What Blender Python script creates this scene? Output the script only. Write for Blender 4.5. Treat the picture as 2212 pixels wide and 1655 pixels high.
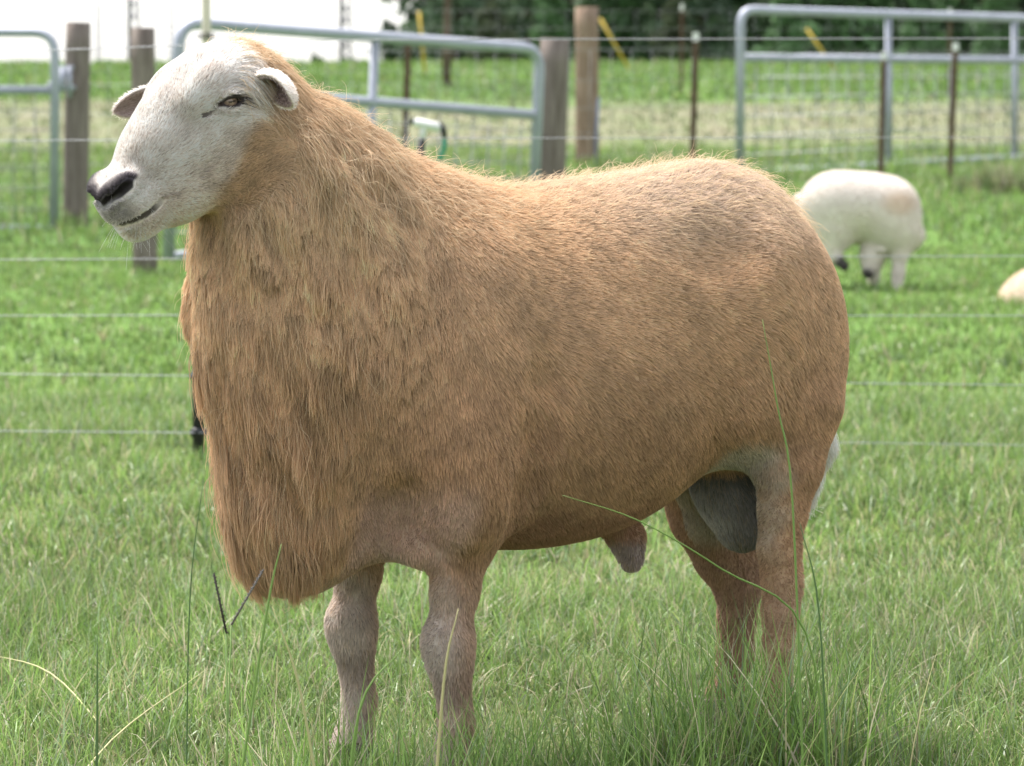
import bpy, bmesh, math, random
import numpy as np
from mathutils import Vector, Matrix
from mathutils.kdtree import KDTree

# ------------------------------------------------------------------ camera, sky, sun, exposure
scn = bpy.context.scene
col = scn.collection
for o in list(bpy.data.objects):
    bpy.data.objects.remove(o)
rng = np.random.default_rng(11)
random.seed(5)

CAM_H = 0.86
FPX = 7500.0                       # focal length in units of a 2212-wide frame
PITCH = math.atan((827.5 - 250) / FPX)
cam_d = bpy.data.cameras.new('camera')
cam = bpy.data.objects.new('camera', cam_d)
col.objects.link(cam)
cam.location = (0, 0, CAM_H)
cam.rotation_euler = (math.pi / 2 - PITCH, 0, 0)
cam_d.sensor_width = 36
cam_d.lens = 36 * FPX / 2212
cam_d.clip_start = 0.1
cam_d.clip_end = 3000
cam_d.dof.use_dof = True
cam_d.dof.focus_distance = 4.42
cam_d.dof.aperture_fstop = 11
scn.camera = cam

SUN_EL, SUN_AZ = math.radians(62), math.radians(-40)    # azimuth from +Y towards +X
world = bpy.data.worlds.new('World')
scn.world = world
world.use_nodes = True
wn, wl = world.node_tree.nodes, world.node_tree.links
wn.clear()
sky = wn.new('ShaderNodeTexSky')
sky.sky_type = 'NISHITA'
sky.sun_disc = False
sky.sun_elevation = SUN_EL
sky.sun_rotation = SUN_AZ
sky.air_density = 1.0
sky.dust_density = 2.0
sky.ozone_density = 1.0
bg = wn.new('ShaderNodeBackground')
hs = wn.new('ShaderNodeHueSaturation')           # a bright overcast veil: the blue washed out
hs.inputs['Saturation'].default_value = 0.22
bg.inputs['Strength'].default_value = 0.15
wo = wn.new('ShaderNodeOutputWorld')
wl.new(sky.outputs[0], hs.inputs['Color'])
wl.new(hs.outputs[0], bg.inputs[0])
wl.new(bg.outputs[0], wo.inputs[0])

sun_d = bpy.data.lights.new('sun', 'SUN')
sun_d.energy = 3.2
sun_d.angle = math.radians(12)
sun_d.color = (1.0, 0.95, 0.88)
sun = bpy.data.objects.new('sun', sun_d)
col.objects.link(sun)
sdir = Vector((math.sin(SUN_AZ) * math.cos(SUN_EL), math.cos(SUN_AZ) * math.cos(SUN_EL), math.sin(SUN_EL)))
sun.rotation_euler = (-sdir).to_track_quat('-Z', 'Y').to_euler()
sun.location = (-8, 10, 20)

vs = scn.view_settings
vs.view_transform = 'Standard'
vs.look = 'None'
vs.exposure = 1.36
vs.gamma = 1
vs.use_curve_mapping = False
scn.render.engine = 'CYCLES'
scn.cycles.use_denoising = True
scn.cycles.max_bounces = 6
scn.cycles.diffuse_bounces = 3
scn.cycles.transparent_max_bounces = 12
scn.cycles.sample_clamp_indirect = 6
scn.cycles_curves.shape = 'RIBBONS'
scn.cycles_curves.subdivisions = 2

# ------------------------------------------------------------------ helpers
def srgb(r, g, b):
    f = lambda c: (c / 255 / 12.92) if c <= 10.3 else ((c / 255 + 0.055) / 1.055) ** 2.4
    return (f(r), f(g), f(b), 1.0)

def tag(o, label=None, cat=None, group=None, kind=None):
    if label: o['label'] = label
    if cat: o['category'] = cat
    if group: o['group'] = group
    if kind: o['kind'] = kind
    return o

def link(o, parent=None):
    col.objects.link(o)
    if parent is not None:
        o.parent = parent
    return o

def empty(name, loc, label, cat, group=None):
    o = bpy.data.objects.new(name, None)
    o.empty_display_size = 0.1
    o.location = loc
    link(o)
    return tag(o, label, cat, group)

def mesh_obj(name, verts, faces, mat, parent=None, smooth=True, inv=None):
    me = bpy.data.meshes.new(name)
    me.from_pydata([tuple(v) for v in verts], [], [tuple(f) for f in faces])
    if smooth:
        me.polygons.foreach_set('use_smooth', [True] * len(me.polygons))
    me.update()
    o = bpy.data.objects.new(name, me)
    if mat: me.materials.append(mat)
    link(o, parent)
    return o

def fast_mesh(name, V, Fq, mat, parent=None, smooth=True):
    """numpy verts (n,3) and faces (m,k)"""
    me = bpy.data.meshes.new(name)
    V = np.ascontiguousarray(V, np.float32); Fq = np.ascontiguousarray(Fq, np.int32)
    k = Fq.shape[1]
    me.vertices.add(len(V)); me.vertices.foreach_set('co', V.ravel())
    me.loops.add(Fq.size); me.loops.foreach_set('vertex_index', Fq.ravel())
    me.polygons.add(len(Fq))
    me.polygons.foreach_set('loop_start', np.arange(0, Fq.size, k, dtype=np.int32))
    me.polygons.foreach_set('use_smooth', np.full(len(Fq), smooth))
    me.update(calc_edges=True)
    o = bpy.data.objects.new(name, me)
    if mat: me.materials.append(mat)
    link(o, parent)
    return o

def vcol(o, name, C):
    a = o.data.attributes.new(name, 'FLOAT_COLOR', 'POINT')
    C = np.concatenate([C, np.ones((len(C), 1))], 1) if C.shape[1] == 3 else C
    a.data.foreach_set('color', np.ascontiguousarray(C, np.float32).ravel())

def new_mat(name):
    m = bpy.data.materials.new(name)
    m.use_nodes = True
    nt = m.node_tree
    b = nt.nodes['Principled BSDF']
    return m, nt, b

def simple_mat(name, c, rough=0.6, metal=0.0, c2=None, scale=20.0, bump=0.0, stretch=None, spec=0.5):
    m, nt, b = new_mat(name)
    b.inputs['Roughness'].default_value = rough
    b.inputs['Metallic'].default_value = metal
    b.inputs['Specular IOR Level'].default_value = spec
    if c2 is None:
        b.inputs['Base Color'].default_value = c
    if c2 is not None or bump:
        tc = nt.nodes.new('ShaderNodeTexCoord')
        mp = nt.nodes.new('ShaderNodeMapping')
        if stretch: mp.inputs['Scale'].default_value = stretch
        nz = nt.nodes.new('ShaderNodeTexNoise')
        nz.inputs['Scale'].default_value = scale
        nz.inputs['Detail'].default_value = 6
        nz.inputs['Roughness'].default_value = 0.65
        nt.links.new(tc.outputs['Object'], mp.inputs[0])
        nt.links.new(mp.outputs[0], nz.inputs[0])
        if c2 is not None:
            rp = nt.nodes.new('ShaderNodeValToRGB')
            rp.color_ramp.elements[0].position = 0.32; rp.color_ramp.elements[0].color = c
            rp.color_ramp.elements[1].position = 0.68; rp.color_ramp.elements[1].color = c2
            nt.links.new(nz.outputs[0], rp.inputs[0])
            nt.links.new(rp.outputs[0], b.inputs['Base Color'])
        if bump:
            bp = nt.nodes.new('ShaderNodeBump')
            bp.inputs['Strength'].default_value = bump
            bp.inputs['Distance'].default_value = 0.01
            nt.links.new(nz.outputs[0], bp.inputs['Height'])
            nt.links.new(bp.outputs[0], b.inputs['Normal'])
    return m

def attr_mat(name, attr, rough=0.7, spec=0.3, hair=False, trans=0.0):
    """colour from an attribute; optional root-to-tip lightening for hair"""
    m, nt, b = new_mat(name)
    b.inputs['Roughness'].default_value = rough
    b.inputs['Specular IOR Level'].default_value = spec
    at = nt.nodes.new('ShaderNodeAttribute'); at.attribute_name = attr
    src = at.outputs['Color']
    nt.links.new(src, b.inputs['Base Color'])
    if trans:
        tr = nt.nodes.new('ShaderNodeBsdfTranslucent')
        mx = nt.nodes.new('ShaderNodeMixShader'); mx.inputs[0].default_value = trans
        nt.links.new(src, tr.inputs[0])
        nt.links.new(b.outputs[0], mx.inputs[1]); nt.links.new(tr.outputs[0], mx.inputs[2])
        nt.links.new(mx.outputs[0], nt.nodes['Material Output'].inputs[0])
    return m

def tube(pts, r, n=8, cap=True):
    """verts, faces of a tube along pts; r scalar or list"""
    pts = [Vector(p) for p in pts]
    R = [r] * len(pts) if not hasattr(r, '__len__') else r
    V, Fs = [], []
    up = Vector((0, 0, 1))
    prev = None
    for i, p in enumerate(pts):
        a = pts[max(i - 1, 0)]; b = pts[min(i + 1, len(pts) - 1)]
        t = (b - a).normalized()
        if prev is None:
            s = t.cross(up)
            if s.length < 1e-3: s = t.cross(Vector((1, 0, 0)))
            s.normalize()
        else:
            s = (prev - t * prev.dot(t)).normalized()
        prev = s
        w = t.cross(s)
        for k in range(n):
            an = 2 * math.pi * k / n
            V.append(p + (s * math.cos(an) + w * math.sin(an)) * R[i])
    for i in range(len(pts) - 1):
        for k in range(n):
            k2 = (k + 1) % n
            Fs.append((i * n + k, i * n + k2, (i + 1) * n + k2, (i + 1) * n + k))
    if cap:
        Fs.append(tuple(range(n - 1, -1, -1)))
        Fs.append(tuple(range((len(pts) - 1) * n, len(pts) * n)))
    return V, Fs

def tube_obj(name, pts, r, mat, parent=None, n=8, origin=None):
    V, Fs = tube(pts, r, n)
    if origin is not None:
        V = [v - Vector(origin) for v in V]
    return mesh_obj(name, V, Fs, mat, parent)

def hair_obj(name, P, R, C, mat, parent=None):
    """P (n,k,3) points, R (n,k) radii, C (n,3) colours -> one hair curves object"""
    n, k, _ = P.shape
    h = bpy.data.hair_curves.new(name)
    h.add_curves([k] * n)
    h.points.foreach_set('position', np.ascontiguousarray(P, np.float32).ravel())
    h.points.foreach_set('radius', np.ascontiguousarray(R, np.float32).ravel())
    if C.ndim == 2:
        a = h.attributes.new('hcol', 'FLOAT_COLOR', 'CURVE')
        CC = np.concatenate([C, np.ones((n, 1))], 1)
    else:
        a = h.attributes.new('hcol', 'FLOAT_COLOR', 'POINT')
        CC = np.concatenate([C.reshape(-1, 3), np.ones((n * k, 1))], 1)
    a.data.foreach_set('color', np.ascontiguousarray(CC, np.float32).ravel())
    h.materials.append(mat)
    o = bpy.data.objects.new(name, h)
    return link(o, parent)

# ---- a small implicit-surface kit: fields of blended primitives, meshed with surface nets
class Field:
    def __init__(self, xs, ys, zs):
        self.ax = [np.asarray(a, np.float64) for a in (xs, ys, zs)]
        self.D = np.full([len(a) for a in self.ax], 0.12, np.float32)
    def _sub(self, lo, hi):
        sl = []
        for a, l, h in zip(self.ax, lo, hi):
            i0 = max(np.searchsorted(a, l) - 1, 0); i1 = min(np.searchsorted(a, h) + 1, len(a))
            sl.append(slice(i0, i1))
        g = np.meshgrid(*[a[s] for a, s in zip(self.ax, sl)], indexing='ij', sparse=True)
        return tuple(sl), g
    def _blend(self, sl, d, k, mode):
        o = self.D[sl]
        if mode == 'add':
            if k <= 0: self.D[sl] = np.minimum(o, d)
            else:
                h = np.maximum(k - np.abs(o - d), 0) / k
                self.D[sl] = np.minimum(o, d) - h * h * k * 0.25
        else:
            d = -d
            h = np.maximum(k - np.abs(o - d), 0) / max(k, 1e-6)
            self.D[sl] = np.maximum(o, d) + h * h * k * 0.25
    def ell(self, c, r, k=0.03, rot=None, mode='add'):
        c = np.asarray(c, float); r = np.asarray(r, float)
        m = r.max() + 0.09
        sl, g = self._sub(c - m, c + m)
        q = [g[i] - c[i] for i in range(3)]
        if rot is not None:
            q = [q[0] * rot[i][0] + q[1] * rot[i][1] + q[2] * rot[i][2] for i in range(3)]
        k0 = np.sqrt((q[0] / r[0]) ** 2 + (q[1] / r[1]) ** 2 + (q[2] / r[2]) ** 2)
        k1 = np.sqrt((q[0] / r[0] ** 2) ** 2 + (q[1] / r[1] ** 2) ** 2 + (q[2] / r[2] ** 2) ** 2)
        d = (k0 * (k0 - 1) / np.maximum(k1, 1e-6)).astype(np.float32)
        d = np.where(k0 < 0.25, -r.min() * (1 - k0), d)
        self._blend(sl, d, k, mode)
    def cap(self, a, b, ra, rb, k=0.02, mode='add', squash=1.0):
        a = np.asarray(a, float); b = np.asarray(b, float)
        m = max(ra, rb) + 0.08
        sl, g = self._sub(np.minimum(a, b) - m, np.maximum(a, b) + m)
        ba = b - a; L2 = max(ba @ ba, 1e-9)
        q = [g[i] - a[i] for i in range(3)]
        t = np.clip((q[0] * ba[0] + q[1] * ba[1] + q[2] * ba[2]) / L2, 0, 1)
        d = np.sqrt((q[0] - t * ba[0]) ** 2 + ((q[1] - t * ba[1]) / squash) ** 2 + (q[2] - t * ba[2]) ** 2) - (ra + (rb - ra) * t)
        self._blend(sl, d.astype(np.float32), k, mode)
    def chain(self, pts, rs, k=0.02, mode='add', squash=1.0):
        for i in range(len(pts) - 1):
            self.cap(pts[i], pts[i + 1], rs[i], rs[i + 1], k, mode, squash)
    def sample(self, P):
        idx, fr, dx = [], [], []
        for i in range(3):
            a = self.ax[i]
            j = np.clip(np.searchsorted(a, P[:, i]) - 1, 0, len(a) - 2)
            h = a[j + 1] - a[j]
            idx.append(j); fr.append(np.clip((P[:, i] - a[j]) / h, 0, 1)); dx.append(h)
        i, j, k = idx; x, y, z = fr
        D = self.D
        c000 = D[i, j, k]; c100 = D[i + 1, j, k]; c010 = D[i, j + 1, k]; c110 = D[i + 1, j + 1, k]
        c001 = D[i, j, k + 1]; c101 = D[i + 1, j, k + 1]; c011 = D[i, j + 1, k + 1]; c111 = D[i + 1, j + 1, k + 1]
        x0 = c000 + (c100 - c000) * x; x1 = c010 + (c110 - c010) * x
        x2 = c001 + (c101 - c001) * x; x3 = c011 + (c111 - c011) * x
        d = (x0 * (1 - y) + x1 * y) * (1 - z) + (x2 * (1 - y) + x3 * y) * z
        gx = (((c100 - c000) * (1 - y) + (c110 - c010) * y) * (1 - z) + ((c101 - c001) * (1 - y) + (c111 - c011) * y) * z) / dx[0]
        gy = ((x1 - x0) * (1 - z) + (x3 - x2) * z) / dx[1]
        gz = ((x2 * (1 - y) + x3 * y) - (x0 * (1 - y) + x1 * y)) / dx[2]
        g = np.stack([gx, gy, gz], 1)
        g /= np.maximum(np.linalg.norm(g, axis=1, keepdims=True), 1e-6)
        return d, g
    def mesh(self):
        D = self.D; nx, ny, nz = D.shape
        ins = D < 0
        c = np.zeros((nx - 1, ny - 1, nz - 1), np.int8)
        for a in (0, 1):
            for b in (0, 1):
                for e in (0, 1):
                    c += ins[a:nx - 1 + a, b:ny - 1 + b, e:nz - 1 + e]
        act = (c > 0) & (c < 8)
        I = np.argwhere(act)
        vid = np.full(act.shape, -1, np.int64); vid[act] = np.arange(len(I))
        acc = np.zeros((len(I), 3)); cnt = np.zeros(len(I))
        X = [self.ax[q] for q in range(3)]
        cor = [(a, b, e) for a in (0, 1) for b in (0, 1) for e in (0, 1)]
        for p in cor:
            for ax in range(3):
                if p[ax]: continue
                q = list(p); q[ax] = 1
                pi = I + p; qi = I + q
                d0 = D[pi[:, 0], pi[:, 1], pi[:, 2]]; d1 = D[qi[:, 0], qi[:, 1], qi[:, 2]]
                m = (d0 < 0) != (d1 < 0)
                t = np.where(m, d0 / np.where(m, d0 - d1, 1), 0)
                P0 = np.stack([X[w][pi[:, w]] for w in range(3)], 1)
                P1 = np.stack([X[w][qi[:, w]] for w in range(3)], 1)
                acc += np.where(m[:, None], P0 + (P1 - P0) * t[:, None], 0); cnt += m
        V = acc / cnt[:, None]
        quads = []
        for ax in range(3):
            sl0 = [slice(None)] * 3; sl1 = [slice(None)] * 3
            sl0[ax] = slice(0, -1); sl1[ax] = slice(1, None)
            A = ins[tuple(sl0)]; B = ins[tuple(sl1)]
            E = np.argwhere(A != B)
            o = [w for w in range(3) if w != ax]
            ok = (E[:, o[0]] > 0) & (E[:, o[1]] > 0) & (E[:, o[0]] < D.shape[o[0]] - 1) & (E[:, o[1]] < D.shape[o[1]] - 1)
            E = E[ok]
            def gid(da, db):
                q = E.copy(); q[:, o[0]] -= da; q[:, o[1]] -= db
                return vid[q[:, 0], q[:, 1], q[:, 2]]
            Q = np.stack([gid(1, 1), gid(0, 1), gid(0, 0), gid(1, 0)], 1)
            flip = A[E[:, 0], E[:, 1], E[:, 2]]
            if ax == 1: flip = ~flip
            Q[~flip] = Q[~flip][:, ::-1]
            quads.append(Q)
        return V, np.concatenate(quads)

def taubin(V, Q, n=2, lam=0.5, mu=-0.52):
    E = np.concatenate([Q[:, [0, 1]], Q[:, [1, 2]], Q[:, [2, 3]], Q[:, [3, 0]]])
    E = np.concatenate([E, E[:, ::-1]])
    deg = np.bincount(E[:, 0], minlength=len(V))[:, None]
    for it in range(n):
        for f in (lam, mu):
            S = np.zeros_like(V)
            for a in range(3):
                S[:, a] = np.bincount(E[:, 0], weights=V[E[:, 1], a], minlength=len(V))
            V = V + f * (S / np.maximum(deg, 1) - V)
    return V

def smooth_noise(P, freq, seed=0):
    """cheap smooth pseudo-noise in [-1,1] from sums of rotated sines"""
    r = np.random.default_rng(seed)
    s = np.zeros(len(P))
    for i in range(5):
        d = r.normal(size=3); d /= np.linalg.norm(d)
        f = freq * r.uniform(0.6, 1.6)
        d2 = r.normal(size=3); d2 /= np.linalg.norm(d2)
        s += np.sin(P @ d * f * 6.28 + r.uniform(0, 6.28) + 1.3 * np.sin(P @ d2 * f * 4.1 + r.uniform(0, 6.28)))
    return s / 3.2

def smst(x, a, b):
    t = np.clip((x - a) / (b - a), 0, 1)
    return t * t * (3 - 2 * t)
NB, NM, NH = 360000, 150000, 85000
def loc_w(f, l):
    c, s = math.cos(math.radians(33)), math.sin(math.radians(33))
    return (-0.1357 - f * c + l * s, 4.418 - f * s - l * c)
# ------------------------------------------------------------------ the ground
def gz(Y):
    Y = np.asarray(Y, float)
    a = .037 * 3 * np.logaddexp(0, (Y - 18.5) / 3.0)
    top = .037 * 3 * np.logaddexp(0, (70 - 18.5) / 3.0)
    b = top + .037 * 4 * (1 - np.exp(-(np.maximum(Y, 70) - 70) / 4.0)) - .012 * (np.maximum(Y, 70) - 70)
    return np.where(Y < 70, a, b)
def gzf(Y): return float(gz(Y))
_cp, _sp = math.cos(PITCH), math.sin(PITCH)
def at(u, v, Y):
    """the point seen at (u, v) of a 2212 x 1655 frame, at world depth Y"""
    x = (u - 1106) / FPX; y = -(v - 827.5) / FPX
    d = Vector((x, _cp + y * _sp, -_sp + y * _cp))
    t = Y / d.y
    return Vector((d.x * t, Y, CAM_H + d.z * t))
def xat(u, Y): return at(u, 250, Y).x
def on_ground(u, Y): return Vector((xat(u, Y), Y, gzf(Y)))

def ground_mat():
    m, nt, b = new_mat('pasture_ground')
    N, Lk = nt.nodes, nt.links
    geo = N.new('ShaderNodeNewGeometry')
    sep = N.new('ShaderNodeSeparateXYZ'); Lk.new(geo.outputs['Position'], sep.inputs[0])
    def noise(sc, det=5, st=(1, 1, 1)):
        mp = N.new('ShaderNodeMapping'); mp.inputs['Scale'].default_value = st
        nz = N.new('ShaderNodeTexNoise'); nz.inputs['Scale'].default_value = sc; nz.inputs['Detail'].default_value = det
        Lk.new(geo.outputs['Position'], mp.inputs[0]); Lk.new(mp.outputs[0], nz.inputs[0])
        return nz.outputs[0]
    def ramp(src, p0, c0, p1, c1):
        r = N.new('ShaderNodeValToRGB')
        r.color_ramp.elements[0].position = p0; r.color_ramp.elements[0].color = c0
        r.color_ramp.elements[1].position = p1; r.color_ramp.elements[1].color = c1
        Lk.new(src, r.inputs[0]); return r.outputs[0]
    def mix(fac, a, c):
        mx = N.new('ShaderNodeMix'); mx.data_type = 'RGBA'
        Lk.new(fac, mx.inputs[0]); Lk.new(a, mx.inputs[6]); Lk.new(c, mx.inputs[7]); return mx.outputs[2]
    def mrange(src, a, bb, c=0, d=1):
        r = N.new('ShaderNodeMapRange'); r.interpolation_type = 'SMOOTHSTEP'
        r.inputs[1].default_value = a; r.inputs[2].default_value = bb; r.inputs[3].default_value = c; r.inputs[4].default_value = d
        Lk.new(src, r.inputs[0]); return r.outputs[0]
    def math_(op, a, c):
        q = N.new('ShaderNodeMath'); q.operation = op
        for i, w in enumerate((a, c)):
            if isinstance(w, (int, float)): q.inputs[i].default_value = w
            else: Lk.new(w, q.inputs[i])
        return q.outputs[0]
    fine = noise(6.0, 8)
    big = noise(.35, 4, (1, .35, 1))
    green = ramp(fine, .3, (.065, .130, .026, 1), .7, (.125, .215, .050, 1))
    green2 = ramp(fine, .3, (.050, .108, .022, 1), .7, (.095, .175, .040, 1))
    g = mix(mrange(big, .42, .60), green, green2)
    dry = ramp(noise(2.5, 8, (1, .3, 1)), .3, (.125, .150, .070, 1), .66, (.195, .168, .125, 1))
    yj = math_('ADD', sep.outputs[1], math_('MULTIPLY', math_('SUBTRACT', noise(.22, 5, (1, .5, 1)), .5), 16.0))
    band = math_('MULTIPLY', mrange(yj, 26, 36), mrange(yj, 50, 44))
    c = mix(math_('MULTIPLY', band, .85), g, dry)
    # bare soil and thatch under the near turf
    near = mrange(sep.outputs[1], 7, 14, 1, 0)
    soil = ramp(fine, .35, (.050, .070, .020, 1), .7, (.120, .130, .050, 1))
    c = mix(near, c, soil)
    Lk.new(c, b.inputs['Base Color'])
    b.inputs['Roughness'].default_value = .95
    b.inputs['Specular IOR Level'].default_value = .1
    bp = N.new('ShaderNodeBump'); bp.inputs['Strength'].default_value = .6; bp.inputs['Distance'].default_value = .05
    Lk.new(fine, bp.inputs['Height']); Lk.new(bp.outputs[0], b.inputs['Normal'])
    return m
ys = np.concatenate([np.linspace(-20, 12, 9), np.linspace(13, 80, 68), np.array([85, 90, 100, 120, 160, 240, 400, 800, 1500])])
xs = np.array([-1200, -400, -150, -60, -25, -10, 0, 10, 25, 60, 150, 400, 1200.])
GV = np.array([(x, y, gzf(y)) for y in ys for x in xs])
nx = len(xs)
GF = np.array([(j * nx + i, j * nx + i + 1, (j + 1) * nx + i + 1, (j + 1) * nx + i) for j in range(len(ys) - 1) for i in range(nx - 1)])
tag(fast_mesh('ground', GV, GF, ground_mat()), kind='structure')

# ------------------------------------------------------------------ grass
M_grass = attr_mat('grass_blade', 'hcol', .42, .45, trans=.40)
PAL = np.array([[.165, .280, .066], [.215, .345, .086], [.110, .205, .048], [.245, .355, .115], [.250, .340, .195], [.31, .39, .13], [.42, .38, .22], [.58, .52, .37]])
def blades(name, X, Y, h, w, pal_p, lean=.45, nseg=3, parent=None, dirv=None, kind='stuff', bright=1.0, curl=.75, z0=None):
    n = len(X)
    base = np.stack([X, Y, gz(Y) - .004 + (0 if z0 is None else z0)], 1)
    cu = np.abs(rng.normal(curl, curl * .6, n))
    th = rng.uniform(0, 2 * np.pi, n)
    face = np.stack([np.cos(th), np.sin(th), np.zeros(n)], 1)
    ph = rng.uniform(0, 2 * np.pi, n)
    ln = np.abs(rng.normal(0, lean, n)).clip(0, 1.4)
    d = np.stack([np.cos(ph), np.sin(ph), np.zeros(n)], 1)
    P = []
    for k in range(nseg + 1):
        t = k / nseg
        a = np.minimum(ln * .6 + cu * t * (.25 + ln), 1.95)
        if k == 0: p = base
        else:
            step = h[:, None] / nseg
            p = P[-1] + (d * np.sin(a)[:, None] + np.array([0, 0, 1.0]) * np.cos(a)[:, None]) * step
        P.append(p)
    ws = 1 - (np.arange(nseg + 1) / nseg) ** 1.8
    V = []
    for k in range(nseg):
        V += [P[k] - face * (w * ws[k] / 2)[:, None], P[k] + face * (w * ws[k] / 2)[:, None]]
    V.append(P[-1])
    m = 2 * nseg + 1
    V = np.stack(V, 1)
    idx = np.arange(n)[:, None] * m
    T = []
    for k in range(nseg - 1):
        q = 2 * k
        T += [idx + np.array([q, q + 1, q + 3]), idx + np.array([q, q + 3, q + 2])]
    q = 2 * (nseg - 1)
    T.append(idx + np.array([q, q + 1, q + 2]))
    ci = rng.choice(len(PAL), n, p=np.array(pal_p) / np.sum(pal_p))
    C = PAL[ci] * rng.uniform(.65, 1.35, (n, 1)) * bright
    patch = smooth_noise(base * [1, .6, 0], 1.2, 33)[:, None]
    C = C * (1 + .14 * patch)
    CC = np.repeat(C[:, None, :], m, 1)
    CC = CC * np.linspace(.36, 1.20, m)[None, :, None]  # blades darkened at the foot: shade in the gaps painted in
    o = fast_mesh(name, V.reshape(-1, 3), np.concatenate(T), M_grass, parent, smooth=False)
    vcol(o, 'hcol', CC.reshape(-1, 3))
    return o
def scatter(n, y0, y1, side, clump=.0):
    # equal density over ground that widens with distance
    Y = np.sqrt(rng.uniform(y0 ** 2, y1 ** 2, n))
    X = rng.uniform(-1, 1, n) * (.165 * Y + side)
    if clump:
        k = rng.integers(0, n, n)
        m = rng.random(n) < clump
        X = np.where(m, X[k // 7 * 7 % n] + rng.normal(0, .018, n), X); Y = np.where(m, Y[k // 7 * 7 % n] + rng.normal(0, .018, n), Y)
    return X, Y
PT = [21, 22, 12, 14, 12, 10, 6, 4]
def hfield(X, Y):
    P = np.stack([X, Y, np.zeros_like(X)], 1)
    return 1 + .35 * smooth_noise(P, 1.0, 91) + .25 * smooth_noise(P, 4.0, 92)
X, Y = scatter(170000, 2.9, 6.2, .85, .5)
h = (.050 * hfield(X, Y) * rng.uniform(.5, 1.6, len(X))).clip(.014, .13)
tag(blades('turf_grass', X, Y, h, rng.uniform(.0014, .0032, len(X)), PT, .85, 4, curl=1.0), 'short green pasture grass round the ram', 'grass', kind='stuff')
X, Y = scatter(8000, 2.9, 6.4, .85, .3)
tag(blades('dead_grass', X, Y, rng.uniform(.03, .10, len(X)), rng.uniform(.0010, .0022, len(X)), [0, 0, 0, 2, 4, 2, 26, 40], 1.3, 4, curl=.9, z0=rng.uniform(0, .035, len(X))), 'pale dead straw tangled in the grass round the ram', 'straw', kind='stuff')
X, Y = scatter(120000, 6.2, 10.5, 1.2, .4)
h = (.050 * hfield(X, Y) * rng.uniform(.6, 1.5, len(X))).clip(.02, .14)
tag(blades('turf_grass', X, Y, h, rng.uniform(.0026, .005, len(X)), PT, .75, 3, curl=.9), 'green pasture grass up to the wire fence', 'grass', kind='stuff')
X, Y = scatter(90000, 10.5, 20, 1.8, .3)
h = (.040 * hfield(X, Y) * rng.uniform(.6, 1.5, len(X))).clip(.02, .10)
tag(blades('turf_grass', X, Y, h, rng.uniform(.006, .012, len(X)), [20, 34, 8, 22, 4, 14, 4, 2], .45, 2, bright=.86), 'longer grass between the wire fence and the gates', 'grass', kind='stuff')
X, Y = scatter(55000, 20, 33, 2.5, .3)
h = (.09 * hfield(X, Y) * rng.uniform(.6, 1.5, len(X))).clip(.03, .22)
tag(blades('turf_grass', X, Y, h, rng.uniform(.010, .02, len(X)), [20, 32, 8, 20, 4, 12, 6, 4], .45, 2, bright=.86), 'grass in the paddock behind the gates', 'grass', kind='stuff')
X, Y = scatter(9000, 33, 47, 1.8, .3)
tag(blades('hay_stubble', X, Y, .07 * rng.uniform(.5, 1.4, len(X)), rng.uniform(.014, .024, len(X)), [14, 14, 8, 14, 4, 14, 26, 4], .6, 2, bright=.5), 'dry mown stubble in the pale strip of field', 'stubble', kind='stuff')
X, Y = scatter(26000, 47, 71, 2.0, .3)
h = (.10 * rng.uniform(.6, 1.5, len(X)))
tag(blades('turf_grass', X, Y, h, rng.uniform(.03, .05, len(X)), [24, 30, 14, 18, 0, 6, 3, 1], .45, 2, bright=.85), 'bright green grass on the rise before the trees', 'grass', kind='stuff')
# taller tufts round the ram's feet
cx, cy, hh = [], [], []
for i in range(135):
    a = rng.random()
    if a < .32: c = (rng.uniform(-.30, .02), rng.uniform(3.95, 4.28)); H = .17
    elif a < .60: c = (rng.uniform(.16, .48), rng.uniform(4.25, 4.50)); H = .24
    elif a < .82: c = (rng.uniform(-.05, .28), rng.uniform(4.02, 4.42)); H = .145
    else: c = (rng.uniform(-.75, .75), rng.uniform(3.45, 4.4)); H = .12
    k = int(rng.integers(16, 34))
    cx.append(rng.normal(c[0], .05, k)); cy.append(rng.normal(c[1], .05, k)); hh.append(H * rng.uniform(.5, 1.15, k))
X, Y, h = map(np.concatenate, (cx, cy, hh))
tag(blades('tall_grass', X, Y, h, rng.uniform(.0016, .0034, len(X)), [24, 28, 8, 16, 10, 8, 8, 6], .50, 5, bright=1.15), 'taller dark green tufts round the ram\'s legs', 'grass', kind='stuff')
# ------------------------------------------------------------------ fences and gates
M_galv = simple_mat('galvanised_tube', (.34, .36, .43, 1), .62, .45, c2=(.42, .44, .52, 1), scale=9)
M_wire = simple_mat('fence_wire', (.36, .37, .40, 1), .5, .5)
M_mesh = simple_mat('mesh_wire', (.30, .31, .33, 1), .5, .5)
M_wood = simple_mat('weathered_post', srgb(98, 88, 84), .9, c2=srgb(138, 128, 122), scale=7, bump=.5, stretch=(6, 6, .6), spec=.2)
M_wood2 = simple_mat('brown_post', srgb(112, 92, 78), .9, c2=srgb(160, 140, 124), scale=6, bump=.5, stretch=(6, 6, .8), spec=.2)
M_rust = simple_mat('rusty_steel', srgb(74, 56, 44), .8, .2, c2=srgb(110, 90, 74), scale=25)
M_whitecap = simple_mat('white_paint', (.72, .72, .72, 1), .6)
M_black = simple_mat('black_plastic', (.02, .021, .024, 1), .5)
M_yellow = simple_mat('yellow_sleeve', srgb(196, 166, 60), .6)
M_cream = simple_mat('cream_pole', srgb(214, 205, 190), .5, c2=srgb(200, 190, 176), scale=8)
M_green = simple_mat('green_hose', srgb(30, 130, 100), .5)
M_blue = simple_mat('blue_pipe', srgb(105, 122, 160), .6)

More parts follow.
